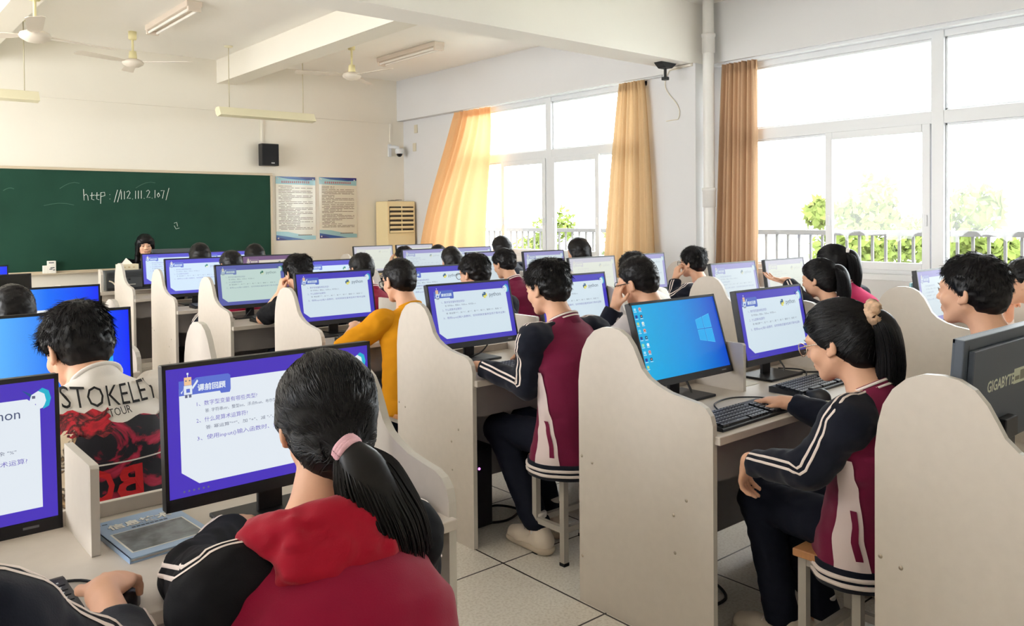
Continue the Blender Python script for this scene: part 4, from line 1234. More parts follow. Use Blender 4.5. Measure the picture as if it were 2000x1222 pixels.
def strands(lines, r0, r1):
    """thin three-sided hair strands along polylines (K,S,3)"""
    L = np.asarray(lines); K, S, _ = L.shape
    T = np.gradient(L, axis=1); T /= np.linalg.norm(T, axis=2, keepdims=True) + 1e-9
    ref = np.array([.31, .72, .62]); a = np.cross(T, ref); a /= np.linalg.norm(a, axis=2, keepdims=True) + 1e-9; b = np.cross(T, a)
    rr = np.linspace(r0, r1, S)[None, :, None]
    ring = np.stack([L + (a * math.cos(w) + b * math.sin(w)) * rr for w in (0, 2.094, 4.189)], 2)
    V = ring.reshape(-1, 3)
    base = (np.arange(K) * S * 3)[:, None, None] + (np.arange(S - 1) * 3)[None, :, None]
    j = np.arange(3)[None, None, :]; j2 = (j + 1) % 3
    F = np.stack([base + j, base + j2, base + 3 + j2, base + 3 + j], -1).reshape(-1, 4)
    return V, F

def ik(S, W, pole, l1=.285, l2=.25):
    S, W = A3(*S), A3(*W); d = W - S; L = np.linalg.norm(d)
    if L > (l1 + l2) * .995: l1 *= L / ((l1 + l2) * .995); l2 *= L / ((l1 + l2) * .995)
    u = d / L; x = (l1 * l1 - l2 * l2 + L * L) / (2 * L); h = math.sqrt(max(0, l1 * l1 - x * x))
    p = A3(*pole); p = unit(p - u * (p @ u))
    return S + u * x + p * h
def hand_prims(W, d, pn, side, curl=.35, spread=.06, sc=1.0):
    """W wrist, d finger direction, pn palm normal, side +1: thumb along +cross(d, pn)"""
    d = unit(d); pn = unit(A3(*pn) - d * (A3(*pn) @ d)); s = np.cross(d, pn) * side
    R = np.stack([s, d, pn], 1); W = A3(*W); P = []
    P.append(ell(W + d * .048 * sc, (.039 * sc, .052 * sc, .0155 * sc), R, .012))
    P.append(cap(W - d * .01, W + d * .03 * sc, .024 * sc, .024 * sc, .012))
    P.append(ell(W + d * .035 * sc + s * .022 * sc + pn * .008 * sc, (.017 * sc, .03 * sc, .014 * sc), R, .01))
    for i, (o, ln) in enumerate(((.027, .071), (.0095, .08), (-.0085, .075), (-.0255, .058))):
        b = W + d * (.088 - .006 * abs(i - 1)) * sc + s * o * sc
        dd = unit(d + s * spread * (1.4 - i)); a = 0; r = .0088 * sc
        for j, q in enumerate((.45, .32, .26)):
            a += curl * (.8, 1.15, .8)[j] * (1 + .08 * i)
            e = b + (dd * math.cos(a) + pn * math.sin(a)) * ln * q * sc
            P.append(cap(b, e, r, r * .93, .004)); b = e; r *= .93
    b = W + d * .028 * sc + s * .032 * sc + pn * .006 * sc
    e = b + unit(d * .75 + s * .75 + pn * .25) * .036 * sc; P.append(cap(b, e, .0115 * sc, .0105 * sc, .008))
    P.append(cap(e, e + unit(d * .95 + s * .25 + pn * .3) * .029 * sc, .0102 * sc, .0082 * sc, .004))
    return P

def head_prims(Hc, R, sc, female):
    def p(x, y, z): return Hc + R @ (A3(x, y, z) * sc)
    P = [ell(p(0, -.012, .03), A3(.077, .096, .086) * sc, R, .02), ell(p(0, .028, -.032), A3(.060, .064, .078) * sc, R, .025),
         cap(p(-.052, .0, -.05), p(-.012, .066, -.094), .019 * sc, .019 * sc, .02), cap(p(.052, .0, -.05), p(.012, .066, -.094), .019 * sc, .019 * sc, .02),
         ell(p(0, .074, -.092), A3(.020, .016, .016) * sc, R, .014),
         ell(p(-.036, .064, -.03), A3(.024, .022, .024) * sc, R, .018), ell(p(.036, .064, -.03), A3(.024, .022, .024) * sc, R, .018),
         cap(p(-.038, .074, .022), p(.038, .074, .022), .014 * sc, .014 * sc, .015),
         cap(p(0, .086, .012), p(0, .106, -.024), .007 * sc, .011 * sc, .010), ell(p(-.011, .098, -.028), A3(.008, .009, .007) * sc, R, .006), ell(p(.011, .098, -.028), A3(.008, .009, .007) * sc, R, .006),
         cap(p(-.016, .088, -.056), p(.016, .088, -.056), .0075 * sc, .0075 * sc, .006), cap(p(-.014, .087, -.068), p(.014, .087, -.068), .008 * sc, .008 * sc, .006)]
    for s in (-1, 1):
        P.append(ell(p(s * .031, .096, .002), A3(.014, .010, .008) * sc, R, .010, True))
        P.append(ell(p(s * .031, .083, .001), A3(.0135, .0115, .0095) * sc, R, .004))
        Re = R @ np.array(Matrix.Rotation(s * .45, 3, 'Z') @ Matrix.Rotation(-.2, 3, 'X'))
        P.append(ell(p(s * .080, -.006, -.006), A3(.010, .023, .035) * sc, Re, .006))
        P.append(ell(p(s * .090, -.002, -.004), A3(.006, .011, .020) * sc, Re, .004, True))
        P.append(ell(p(s * .078, .006, -.034), A3(.007, .010, .010) * sc, Re, .005))
    return P

NP = [0]
def person(label, who, px, py, head, yaw=0, pitch=18, roll=0, vox=.010, hsc=1.0, top='varsity', col=None, sleeve=None, hair='short',
           lw=None, rw=None, lel=None, rel=None, lhand=None, rhand=None, glasses=None, wide=1.0, hem=.43, lean=0, legs=True, shoes=False,
           hoody=False, seat=True, sleeve_len=1.0, shrug=0, bulk=1.0, sx_off=0, eyes=False, stoolpos=None, group='students at the desks', forearm_col=None, feet=None, nz=0, ny=0, nx=0, rcuff=.012):
    NP[0] += 1
    org = A3(px, py, 0)
    Hc = A3(*head); R = rotm(yaw, pitch, roll)
    pel = A3(px, py, .53)
    N = Hc + R @ A3(0, -.045, -.105) * hsc + A3(nx, -.035 + ny, -.055 + nz)
    chest = pel * .32 + N * .68 + A3(0, -.035 - lean, -.02); mid = pel * .66 + N * .34 + A3(0, -.03, 0)
    shw = .175 * wide
    SL = N + A3(-shw, -.005, -.068 + shrug); SR = N + A3(shw, -.005, -.068 + shrug)
    yd = py + .30
    LW = A3(*(lw or (px - .13, yd + .08, .80))); RW = A3(*(rw or (px + .13, yd + .08, .80)))
    LE = A3(*lel) if lel else ik(SL, LW, (-.55, -.35, -.75)); RE = A3(*rel) if rel else ik(SR, RW, (.55, -.35, -.75))
    lh = lhand or ((LE * 0 + unit(LW - LE) * .6 + A3(.15, .6, -.1)), (0, 0, -1), .4); rh = rhand or ((unit(RW - RE) * .6 + A3(-.15, .6, -.1)), (0, 0, -1), .4)
    # ---- body: head, neck, trunk, arms, hands, legs as one continuous mesh
    P = head_prims(Hc, R, hsc, False)
    P.append(cap(Hc + R @ (A3(0, -.018, -.05) * hsc), N + A3(0, 0, -.02), .053 * hsc, .058 * hsc, .025))
    P += [cap(N + A3(0, 0, -.04), chest, .062, .085, .05, (1.35, 1, 1)), cap(chest, mid, .088, .08, .05, (1.35, 1, 1)), cap(mid, pel, .08, .095, .05, (1.4, 1, 1)),
          cap(SL, SR, .045, .045, .04)]
    hipL, hipR = pel + A3(-.085, .03, -.01), pel + A3(.085, .03, -.01)
    ft = feet or ((px - .13, py + .30), (px + .13, py + .30))
    knL = A3(ft[0][0] + .01, py + .40, .50); knR = A3(ft[1][0] - .01, py + .40, .50)
    anL = A3(ft[0][0], ft[0][1], .085); anR = A3(ft[1][0], ft[1][1], .085)
    for S, E, W, hd, sd in ((SL, LE, LW, lh, -1), (SR, RE, RW, rh, 1)):
        P += [cap(S, E, .044, .036, .03), cap(E, W, .037, .025, .02)]
        P += hand_prims(W, hd[0], hd[1], sd * (hd[3] if len(hd) > 3 else 1), hd[2])
    for hp, kn, an in ((hipL, knL, anL), (hipR, knR, anR)):
        P += [cap(hp, kn, .07, .048, .04), cap(kn, an, .048, .034, .03), cap(an + A3(0, -.03, -.045), an + A3(0, .12, -.055), .03, .026, .02)]
    fb = Field(P, vox)
    V, F = fb.mesh()
    body = np_obj('person', V, F, M_skin, None, org)
    body.location = org
    tag(body, label, 'person', group)
    hv = vox
    # ---- hair
    def hp_(x, y, z): return Hc + R @ (A3(x, y, z) * hsc)
    def cut(nrm, c):
        n_ = R @ unit(nrm); o = Hc.copy(); return lambda Q: (Q - o) @ n_ - c * hsc
    if hair in ('short', 'crop', 'messy', 'quiff'):
        add = dict(short=.013, crop=.008, messy=.013, quiff=.016)[hair]
        HP = [ell(hp_(0, -.014, .030), (A3(.079, .098, .088) + add) * hsc, R, .02), ell(hp_(0, -.06, -.02), (A3(.062, .045, .062) + add * .5) * hsc, R, .03)]
        if hair == 'messy': HP += [ell(hp_(0, -.03, .075), A3(.074, .078, .045) * hsc, R, .03)]
        if hair == 'quiff': HP += [ell(hp_(0, .05, .10), A3(.06, .045, .035) * hsc, R, .03)]
        c2 = -.074 if hair != 'crop' else -.06
        cuts = [cut((0, .75, -.62), .012), cut((0, .35, -1), .072 if hair != 'crop' else .055)]
        fh = Field(HP, min(hv, .007), cuts, [(.005 if hair != 'crop' else .0025, 38, 3 + NP[0]), (.003, 90, 5 + NP[0])])
        V, F = fh.mesh()
        parts = [(V, F)]
        if True:
            rng = np.random.default_rng(NP[0]); g = fh.grad(V)
            up = ((V - Hc) @ R)
            okk = np.where(up[:, 2] > (-.07 if hair != 'crop' else -.02))[0]
            nS = dict(short=6500, crop=6000, messy=6500, quiff=5200)[hair] // (1 if vox < .0085 else 3)
            ii = rng.choice(okk, nS); p0 = V[ii] - g[ii] * .004
            ln = rng.uniform(.6, 1.2, nS)[:, None] * dict(short=.026, crop=.009, messy=.036, quiff=.03)[hair] * hsc
            crown = hp_(.01, -.055, .13)
            flow = V[ii] - crown; flow[:, 2] -= .05 * hsc
            flow -= g[ii] * (flow * g[ii]).sum(1, keepdims=True); flow /= np.linalg.norm(flow, axis=1, keepdims=True) + 1e-6
            lift = dict(short=.42, crop=1.3, messy=.30, quiff=.5)[hair]
            low = np.clip((.05 - up[ii, 2]) / .1, 0, 1)[:, None]
            dirn = flow + g[ii] * lift * (1 - .8 * low) + rng.normal(size=(nS, 3)) * dict(short=.2, crop=.25, messy=.22, quiff=.22)[hair]
            dirn /= np.linalg.norm(dirn, axis=1, keepdims=True)
            ln = ln * (1 - .62 * low)
            t = np.linspace(0, 1, 5)[None, :, None]
            Ls = p0[:, None] + dirn[:, None] * ln[:, None] * t - g[ii][:, None] * (t ** 2) * ln[:, None] * (.22 if hair != 'crop' else .05)
            parts.append(strands(Ls, .0013, .0003))
        off = 0; VV, FF = [], []
        for v_, f_ in parts: VV.append(v_); FF.append(np.asarray(f_) + off); off += len(v_)
        np_obj('hair', np.concatenate(VV), np.concatenate(FF), M_hair, body, org)
    elif hair in ('pony', 'lowpony', 'long', 'bob', 'bangs'):
        HP = [ell(hp_(0, -.014, .030), (A3(.079, .098, .088) + .015) * hsc, R, .02), ell(hp_(0, -.06, -.03), A3(.072, .054, .085) * hsc, R, .03)]
        cuts = [cut((0, .75, -.60), .020 if hair != 'lowpony' else .010)]
        lines = []
        rng = np.random.default_rng(NP[0] + 50)
        if hair == 'pony': tie = hp_(-.0, -.125, .052)
        if hair == 'lowpony': tie = hp_(.0, -.122, -.050)
        if hair == 'pony':
            HP.append(ell(hp_(0, -.085, .03), A3(.07, .045, .06) * hsc, R, .03)); cuts.append(cut((0, .25, -1), .08))
        if hair == 'lowpony':
            HP.append(cap(hp_(0, -.075, -.02), tie, .055 * hsc, .022 * hsc, .03)); HP.append(cap(hp_(-.05, .0, .0), hp_(0, -.09, -.07), .03 * hsc, .03 * hsc, .03)); HP.append(cap(hp_(.05, .0, .0), hp_(0, -.09, -.07), .03 * hsc, .03 * hsc, .03))
            cuts.append(cut((0, .1, -1), .135))
        if hair in ('long', 'bob', 'bangs'):
            zl = dict(long=-.30, bob=-.15, bangs=-.26)[hair]
            for s in (-1, 1):
                HP.append(cap(hp_(s * .066, -.02, .01), hp_(s * .078, -.02, zl * .7), .034 * hsc, .03 * hsc, .03))
            HP.append(cap(hp_(0, -.07, .0), hp_(0, -.09, zl), .062 * hsc, .045 * hsc, .03, (1.25, 1, 1)))
            cuts = [cut((0, .8, -.35), .035)] if hair != 'bangs' else []
        if hair == 'bangs':
            HP += [ell(hp_(0, .050, .068), A3(.075, .052, .045) * hsc, R, .02)]
            for s in (-1, 1): HP.append(cap(hp_(s * .072, .045, .05), hp_(s * .083, .03, -.10), .022 * hsc, .016 * hsc, .02))
            HP.append(ell(hp_(0, .115, -.05), A3(.070, .085, .088) * hsc, R, .008, True))
        fh = Field(HP, min(hv, .007), cuts, [(.003, 30, 3 + NP[0]), (.002, 80, 9 + NP[0])])
        V, F = fh.mesh(); parts = [(V, F)]
        if vox < .0085 and hair in ('pony', 'lowpony'):
            nS = 2600
            d0 = rng.normal(size=(nS, 3)); d0[:, 1] = d0[:, 1] * .8; d0 /= np.linalg.norm(d0, axis=1, keepdims=True)
            st = Hc + ((d0 * A3(.1, .1, .1) + A3(0, 0, .03)) * hsc) @ R.T
            kk = (((st - Hc) @ R) @ unit(A3(0, .75, -.60)) < .014 * hsc)
            st = st[kk]
            t = np.linspace(0, 1, 12)[None, :, None]
            Ls = st[:, None] * (1 - t) + (tie + rng.normal(size=(len(st), 1, 3)) * .008) * t
            sh = Ls.shape; Q = fh.project(Ls.reshape(-1, 3), .0012, 5).reshape(sh)
            parts.append(strands(Q, .0011, .0009))
        off = 0; VV, FF = [], []
        for v_, f_ in parts: VV.append(v_); FF.append(np.asarray(f_) + off); off += len(v_)
        np_obj('hair', np.concatenate(VV), np.concatenate(FF), M_hair, body, org)
        if hair in ('pony', 'lowpony'):
            big = vox < .0085
            nS = 2400 if big else 420
            a = rng.uniform(0, 6.283, nS); q = rng.uniform(0, 1, nS) ** .5
            t = np.linspace(0, 1, 16)
            if hair == 'lowpony': ctl = [tie, tie + A3(.02, -.055, -.035), tie + A3(.05, -.06, -.12), tie + A3(.07, -.03, -.225)]; wid = (.018, .058, .085, .088)
            else: ctl = [tie, tie + A3(.02, -.045, .0), tie + A3(.035, -.062, -.12), tie + A3(.0, -.04, -.33)]; wid = (.022, .050, .056, .030)
            wid = [w * (hsc if big else 1.0) for w in wid]
            def bez(c, t):
                c = [np.asarray(x) for x in c]
                return ((1 - t) ** 3)[:, None] * c[0] + (3 * t * (1 - t) ** 2)[:, None] * c[1] + (3 * t ** 2 * (1 - t))[:, None] * c[2] + (t ** 3)[:, None] * c[3]
            cen = bez(ctl, t); ww = np.interp(t, (0, .3, .7, 1), wid)
            vdir = unit(ctl[-1] - ctl[0]); e1 = unit(np.cross(vdir, A3(0, 1, 0))); e2 = np.cross(vdir, e1)
            offs = (np.cos(a) * q)[:, None, None] * e1 + (np.sin(a) * q)[:, None, None] * e2 * .75
            lenj = rng.uniform(.80, 1.05, nS)[:, None]
            T_ = t[None] * lenj
            cx = np.stack([np.interp(T_, t, cen[:, i]) for i in range(3)], -1)
            wv = np.interp(T_, t, ww)[..., None]
            wob = np.sin(T_ * 7 + a[:, None])[..., None] * .004 * e1
            Ls = cx + offs * wv + wob
            pony = strands(Ls, .0022 if big else .004, .0009 if big else .002)
            core = Field([cap(cen[i], cen[i + 1], ww[i] * .62, ww[i + 1] * (.62 if i < 9 else .3), .02) for i in range(11)], .008)
            cv, cf_ = core.mesh()
            np_obj('ponytail', np.concatenate([cv, pony[0]]), np.concatenate([cf_, pony[1] + len(cv)]), M_hair, body, org)
            tieM = col.get('tie') if col else None
            if tieM is not None:
                dn = unit(ctl[1] - ctl[0]); a1 = unit(np.cross(dn, A3(0, 0, 1))); a2 = np.cross(dn, a1)
                mb = MB(); big_t = col.get('tie_big', False)
                rr_, tr_ = (.026, .022) if big_t else (.023, .0065)
                for k in range(1 if big_t else 3):
                    ring = []
                    for i in range(37):
                        w_ = i / 36 * 2 * math.pi; wv_ = .007 * math.sin(w_ * 6 + 1) if big_t else 0
                        ring.append(tuple(tie + dn * (.006 + .0055 * (k - 1) + wv_) + (a1 * math.cos(w_) + a2 * math.sin(w_)) * (rr_ + wv_) - org))
                    mb.tube(ring, tr_, tieM, 10, cap=False)
                if big_t:
                    mb.tube([tuple(tie + dn * (.006 + .012 * math.sin(w_ * 4)) + (a1 * math.cos(w_) + a2 * math.sin(w_)) * (.036 + .006 * math.cos(w_ * 7)) - org) for w_ in np.linspace(0, 2 * math.pi, 61)], .012, tieM, 8, cap=False)
                    mb.tube([tuple(tie - dn * .014 - org), tuple(tie + dn * .024 - org)], .026, tieM, 12)
                mb.build('scrunchie' if big_t else 'hair_tie', body)
    # ---- clothes
    col = col or {}
    c_body = col.get('body', M_burg); c_sl = col.get('sleeve', M_navy)
    b = bulk
    zb = hem
    shz = -.012
    fl = 1.22 if zb < .42 else 1.08
    J = [cap(A3(pel[0], pel[1] + .005, zb + .045), mid, .128 * b * fl, .122 * b, .06, (1.34, 1.06, 1)), cap(mid, chest, .122 * b, .128 * b, .06, (1.36, 1, 1)),
         cap(chest, N + A3(0, -.02, -.055), .122 * b, .07, .06, (1.42, 1, 1)), cap(N + A3(0, -.015, -.075), N + A3(0, 0, .012), .085, .066, .04), cap(SL + A3(.03, 0, shz), SR + A3(-.03, 0, shz), .066, .066, .05)]
    nk = N + A3(0, .012, .012)
    ndir = unit(Hc + R @ A3(0, -.03, -.06) - N + A3(0, 0, .02))
    cutz = zb; 
    cuts = [lambda Q: cutz - Q[..., 2], lambda Q: (Q - (N + ndir * .012)) @ ndir]
    wrn = [(.006, 9, 11 + NP[0]), (.003, 22, 17 + NP[0])]
    vj = max(vox, .006)
    fj = Field(J, vj, cuts, wrn)
    V, F = fj.mesh()
    jname = dict(varsity='jacket', tee='t_shirt', hoodie='hoodie', plain='top')[top]
    jac = np_obj(jname, V, F, c_body, body, org)
    sl_f = {}
    for nm, S, E, W, s in (('l', SL, LE, LW, -1), ('r', SR, RE, RW, 1)):
        if sleeve_len < 1:
            En = S + (E - S) * sleeve_len; q = [cap(S + A3(-s * .03, 0, .004), S, .068, .071, .03), cap(S, En, .071, .066, .03)]
            dcut = unit(E - S); cu = [lambda Q, En=En, dcut=dcut: (Q - En) @ dcut - .01]
        else:
            dcut = unit(W - E)
            q = [cap(S + A3(-s * .035, 0, .0), S + A3(s * .012, 0, -.01), .063, .064, .03), cap(S, E, .066 * min(b, 1.05), .058, .04), cap(E, W - dcut * .035, .058, .046, .03)]
            if top in ('varsity', 'hoodie'): q.append(cap(N + A3(s * .055, -.008, -.035), S, .048, .062, .03))
            cu = [lambda Q, W=W, dcut=dcut, cb=(rcuff if nm == 'r' else .012): (Q - W) @ dcut + cb]
        f_ = Field(q, vj, cu, [(.006, 16, 31 + NP[0]), (.0035, 34, 37 + NP[0])])
        v_, fc = f_.mesh(); np_obj('sleeve', v_, fc, c_sl, jac, org); sl_f[nm] = f_
        if forearm_col and sleeve_len >= 1:
            f2 = Field([cap(E + (W - E) * .12, W - dcut * .03, .0615 * b, .050, .02)], vj, cu, [(.004, 20, 5)])
            v2, fc2 = f2.mesh(); np_obj('sleeve_band', v2, fc2, forearm_col, jac, org)
    def ring(zf, r_eps, zt, name, m, nang=72, h=.010):
        """a band round the torso at height zf(angle), projected on the jacket"""
        ang = np.linspace(0, 2 * math.pi, nang, endpoint=False)
        Vb = []
        for dz, ep in ((-h, -.004), (-h, r_eps), (h, r_eps), (h, -.004)):
            z = np.full(nang, zf + dz)
            ce = A3(pel[0], pel[1], 0) + (mid - pel) * ((zf - pel[2]) / (mid[2] - pel[2]) if zf > pel[2] else 0)
            P0 = np.stack([ce[0] + .34 * np.cos(ang), ce[1] + .30 * np.sin(ang), z], 1)
            D = np.stack([-np.cos(ang), -np.sin(ang), np.zeros(nang)], 1)
            Vb.append(fj.march(P0, D, ep, 46))
        Vb = np.concatenate(Vb)
        np_obj(name, Vb, grid_faces(nang, 4, True), m, jac, org)
    if top == 'varsity':
        ring(zb + .034, .006, 0, 'hem_band', M_navy, h=.034)
        for dz in (.022, .044): ring(zb + dz, .0085, 0, 'hem_stripe', M_stripe, h=.0055)
        # collar: a low ribbed stand with two light lines
        a1 = unit(np.cross(ndir, A3(0, 1, 0))); a2 = np.cross(a1, ndir)
        for r_, h0, h1, m, nm in ((.071, -.03, .028, c_body if col.get('collar') is None else col['collar'], 'collar'), (.073, .004, .011, M_stripe, 'collar_stripe'), (.073, .018, .026, M_stripe, 'collar_stripe')):
            mb = MB(); prof = []
            n_ = 40; Vc = []
            for (rad, hh) in ((r_ - .006, h0), (r_, h0), (r_ - .001, h1), (r_ - .007, h1)):
                for i in range(n_):
                    w_ = 2 * math.pi * i / n_
                    Vc.append(N + ndir * (hh - .006 - .012 * math.sin(w_) * 0) + (a1 * math.cos(w_) * rad + a2 * math.sin(w_) * rad * 1.02))
            Fc = grid_faces(n_, 4, True) + [(3 * n_ + i, 3 * n_ + (i + 1) % n_, (i + 1) % n_, i) for i in range(n_)]
            np_obj(nm, np.array(Vc), Fc, m, jac, org)
    if top in ('varsity', 'hoodie') and not col.get('nostripe'):
        for nm, S, E, W, s in (('l', SL, LE, LW, -1), ('r', SR, RE, RW, 1)):
            f_ = sl_f[nm]
            k0 = N + A3(s * .07, 0, .02); k1 = S + A3(s * .03, 0, .055)
            outS = unit(A3(s * .75, .15, .65)); e_ax = unit(W - S); outE = unit(unit(E - (S + W) / 2) * .25 + A3(s * .8, -.1, .45)); outW = unit(A3(s * .7, -.15, .6))
            key = [N + A3(s * .062, 0, 0), S * .55 + N * .45, S, S * .5 + E * .5, E, E * .5 + W * .5, W - unit(W - E) * .03]
            out = [unit(A3(s * .2, 0, 1)), unit(A3(s * .3, .0, 1)), outS, unit(outS + outE), outE, unit(outE + outW), outW]
            tt = np.linspace(0, 1, 60); kt = np.linspace(0, 1, len(key))
            C = np.stack([np.interp(tt, kt, [q[i] for q in key]) for i in range(3)], 1); Ot = np.stack([np.interp(tt, kt, [q[i] for q in out]) for i in range(3)], 1)
            Tn = np.gradient(C, axis=0); Tn /= np.linalg.norm(Tn, axis=1, keepdims=True)
            Ot -= Tn * (Ot * Tn).sum(1, keepdims=True); Ot /= np.linalg.norm(Ot, axis=1, keepdims=True)
            B_ = np.cross(Tn, Ot)
            for o0 in (-.0135, .0055):
                rows = []
                for dw in (0, .0025, .0055, .008):
                    Pp = C + Ot * .13 + B_ * (o0 + dw)
                    Pp = f_.march(Pp, -Ot, .0025 if 0 < dw < .008 else .0012, 30)
                    rows.append(Pp)
                np_obj('sleeve_stripe', np.concatenate(rows), grid_faces(60, 4), M_stripe, jac, org)
    if top == 'varsity' and not col.get('nopanel'):
        for s in (-1, 1):
            nu, nv = 8, 26; Pp = []; D = []
            for j in range(nv):
                t = j / (nv - 1); z = zb + .068 + (chest[2] - .02 - zb - .068) * t
                ce = pel + (chest - pel) * max(0, (z - pel[2]) / (chest[2] - pel[2])); a0 = math.radians(2 + 26 * t)
                hw = math.radians(20 - 9 * t)
                for i in range(nu):
                    a = a0 + hw * (2 * i / (nu - 1) - 1)
                    dx, dy = -s * math.cos(a), -math.sin(a) * -1
                    Pp.append((ce[0] + s * .36 * math.cos(a), ce[1] - .05 + .30 * math.sin(a), z)); D.append((-s * math.cos(a), -math.sin(a), 0))
            Q = fj.march(np.array(Pp), np.array(D), .0035, 46)
            np_obj('side_panel', Q, grid_faces(nu, nv), M_panel, jac, org)
            nu, nv = 4, 12; Pp = []; D = []
            for j in range(nv):
                t = j / (nv - 1); z = zb + .10 + .15 * t
                ce = pel + (chest - pel) * max(0, (z - pel[2]) / (chest[2] - pel[2])); a0 = math.radians(-5 + 15 * t)
                for i in range(nu):
                    a = a0 + math.radians(4) * (2 * i / (nu - 1) - 1)
                    Pp.append((ce[0] + s * .36 * math.cos(a), ce[1] - .05 + .30 * math.sin(a), z)); D.append((-s * math.cos(a), -math.sin(a), 0))
            Q = fj.march(np.array(Pp), np.array(D), .0055, 46)
            np_obj('pocket_welt', Q, grid_faces(nu, nv), M_burg, jac, org)
    if hoody:
        a1 = A3(1, 0, 0); q = []
        pts = [N + A3(.092 * math.sin(w_), -.065 * math.cos(w_) - .005, .028 - .025 * (1 - math.cos(w_))) for w_ in np.linspace(-2.2, 2.2, 15)]
        for i in range(14): q.append(cap(pts[i], pts[i + 1], .038, .038, .02))
        q.append(cap(N + A3(-.07, -.085, -.02), N + A3(.07, -.085, -.02), .045, .045, .03)); q.append(cap(N + A3(0, -.10, -.05), N + A3(.01, -.115, -.12), .06, .035, .04, (1.5, .8, 1)))
        f_ = Field(q, .006, [], [(.009, 20, 3), (.006, 45, 4)])
        v_, fc = f_.mesh(); np_obj('hood', v_, fc, M_red, jac, org)
    if top in ('tee', 'plain'):
        a1 = unit(np.cross(ndir, A3(0, 1, 0))); a2 = np.cross(a1, ndir)
        mb = MB(); ringp = [tuple(N + ndir * .008 + (a1 * math.cos(w_) + a2 * math.sin(w_)) * .066 - org) for w_ in np.linspace(0, 2 * math.pi, 33)]
        mb.tube(ringp, .008, col.get('collar', c_body), 8, cap=False); mb.build('neckband', jac)
    # ---- trousers and shoes
    if legs:
        q = []
        for hp, kn, an in ((hipL, knL, anL), (hipR, knR, anR)):
            q += [cap(hp + A3(0, -.0, -.005), kn, .080, .070, .04), cap(kn, an + A3(0, 0, .03), .070, .058, .03)]
        q.append(cap(hipL + A3(.02, -.03, 0), hipR + A3(-.02, -.03, 0), .085, .085, .04))
        cz = .10 if shoes else .07
        f_ = Field(q, max(vox, .008), [lambda Q: cz - Q[..., 2]], [(.006, 14, 3), (.004, 30, 7)])
        v_, fc = f_.mesh(); np_obj('trousers', v_, fc, M_denim, body, org)
        for an, s in ((anL, -1), (anR, 1)):
            x, y = an[0], an[1]
            q = [cap((x, y - .05, .055), (x, y + .10, .045), .042, .040, .03), cap((x, y + .10, .045), (x, y + .155, .038), .042, .036, .02), cap((x, y - .035, .06), (x, y - .02, .105), .045, .040, .02)]
            f_ = Field(q, .007, [lambda Q: .022 - Q[..., 2], lambda Q: Q[..., 2] - .125])
            v_, fc = f_.mesh(); sh = np_obj('shoe', v_, fc, col.get('shoe', M_shoe), body, org)
            q = [cap((x, y - .05, .02), (x, y + .155, .02), .046, .042, .01, (1, 1, .6))]
            f_ = Field(q, .007, [lambda Q: .003 - Q[..., 2], lambda Q: Q[..., 2] - .034])
            v_, fc = f_.mesh(); np_obj('sole', v_, fc, M_sole, sh, org)
            if shoes:
                mb = MB()
                for k in range(5):
                    yy = y + .03 + k * .018; zz = .108 - k * .008
                    mb.tube([(x - .022 - px, yy - py, zz - .008), (x - px, yy + .004 - py, zz), (x + .022 - px, yy - py, zz - .008)], .003, M_stripe, 6)
                mb.build('laces', sh)
                q = [cap((x, y - .01, .09), (x, y - .01, .19), .040, .036, .01)]
                f_ = Field(q, .007, [lambda Q: Q[..., 2] - .18]); v_, fc = f_.mesh(); np_obj('sock', v_, fc, M_sock, body, org)
    # ---- glasses, eyes, mouth
    if glasses is not None:
        mb = MB(); ml = MB()
        for s in (-1, 1):
            ringp = []; lens = []
            for i in range(25):
                w_ = i / 24 * 2 * math.pi
                p = hp_(s * .033 + .025 * math.cos(w_), .112 - .004 * abs(math.cos(w_)), -.002 + .021 * math.sin(w_))
                ringp.append(tuple(p - org))
                if i < 24: lens.append(tuple(p - org))
            mb.tube(ringp, .0017, glasses, 6, cap=False)
            ml.raw(lens, [tuple(range(24))], M_lens)
            mb.tube([tuple(hp_(s * .058, .108, .004) - org), tuple(hp_(s * .076, .085, .006) - org), tuple(hp_(s * .083, .0, .006) - org), tuple(hp_(s * .082, -.015, -.008) - org)], .0019, glasses, 6)
        mb.tube([tuple(hp_(-.008, .114, .004) - org), tuple(hp_(0, .117, .007) - org), tuple(hp_(.008, .114, .004) - org)], .0016, glasses, 6)
        g = mb.build('glasses', body); ml.build('lens', g)
    if eyes:
        for s in (-1, 1):
            mb = MB(); mb.lathe([(0, .0105), (.006, .0086), (.0095, .0045), (.0105, 0), (.0095, -.0045), (0, -.0105)], (0, 0, 0), M_eye, 14)
            e = mb.build('eye', body); e.location = Vector(hp_(s * .031, .0825, .003) - org)
            mb = MB(); c_ = hp_(s * .031, .0932, .002) - org; f_y = R @ A3(0, 1, 0); f_x = R @ A3(1, 0, 0); f_z = R @ A3(0, 0, 1)
            mb.raw([tuple(c_ + f_x * .0048 * math.cos(w_) + f_z * .0048 * math.sin(w_)) for w_ in np.linspace(0, 2 * math.pi, 14, endpoint=False)], [tuple(range(14))], M_iris)
            mb.build('iris', body)
            mb = MB(); mb.tube([tuple(hp_(s * .016, .0955, .021) - org), tuple(hp_(s * .032, .0945, .026) - org), tuple(hp_(s * .048, .083, .022) - org)], .0026, M_hair, 6, r2=.0014)
            mb.build('eyebrow', body)
            mb = MB(); mb.tube([tuple(hp_(s * .019, .0935, .006) - org), tuple(hp_(s * .031, .0955, .0095) - org), tuple(hp_(s * .044, .088, .006) - org)], .0015, M_hair, 6)
            mb.build('eyelid', body)
        mb = MB(); mb.tube([tuple(hp_(-.019, .0905, -.061) - org), tuple(hp_(0, .0975, -.0615) - org), tuple(hp_(.019, .0905, -.061) - org)], .0042, M_lip, 8)
        mb.build('lips', body)
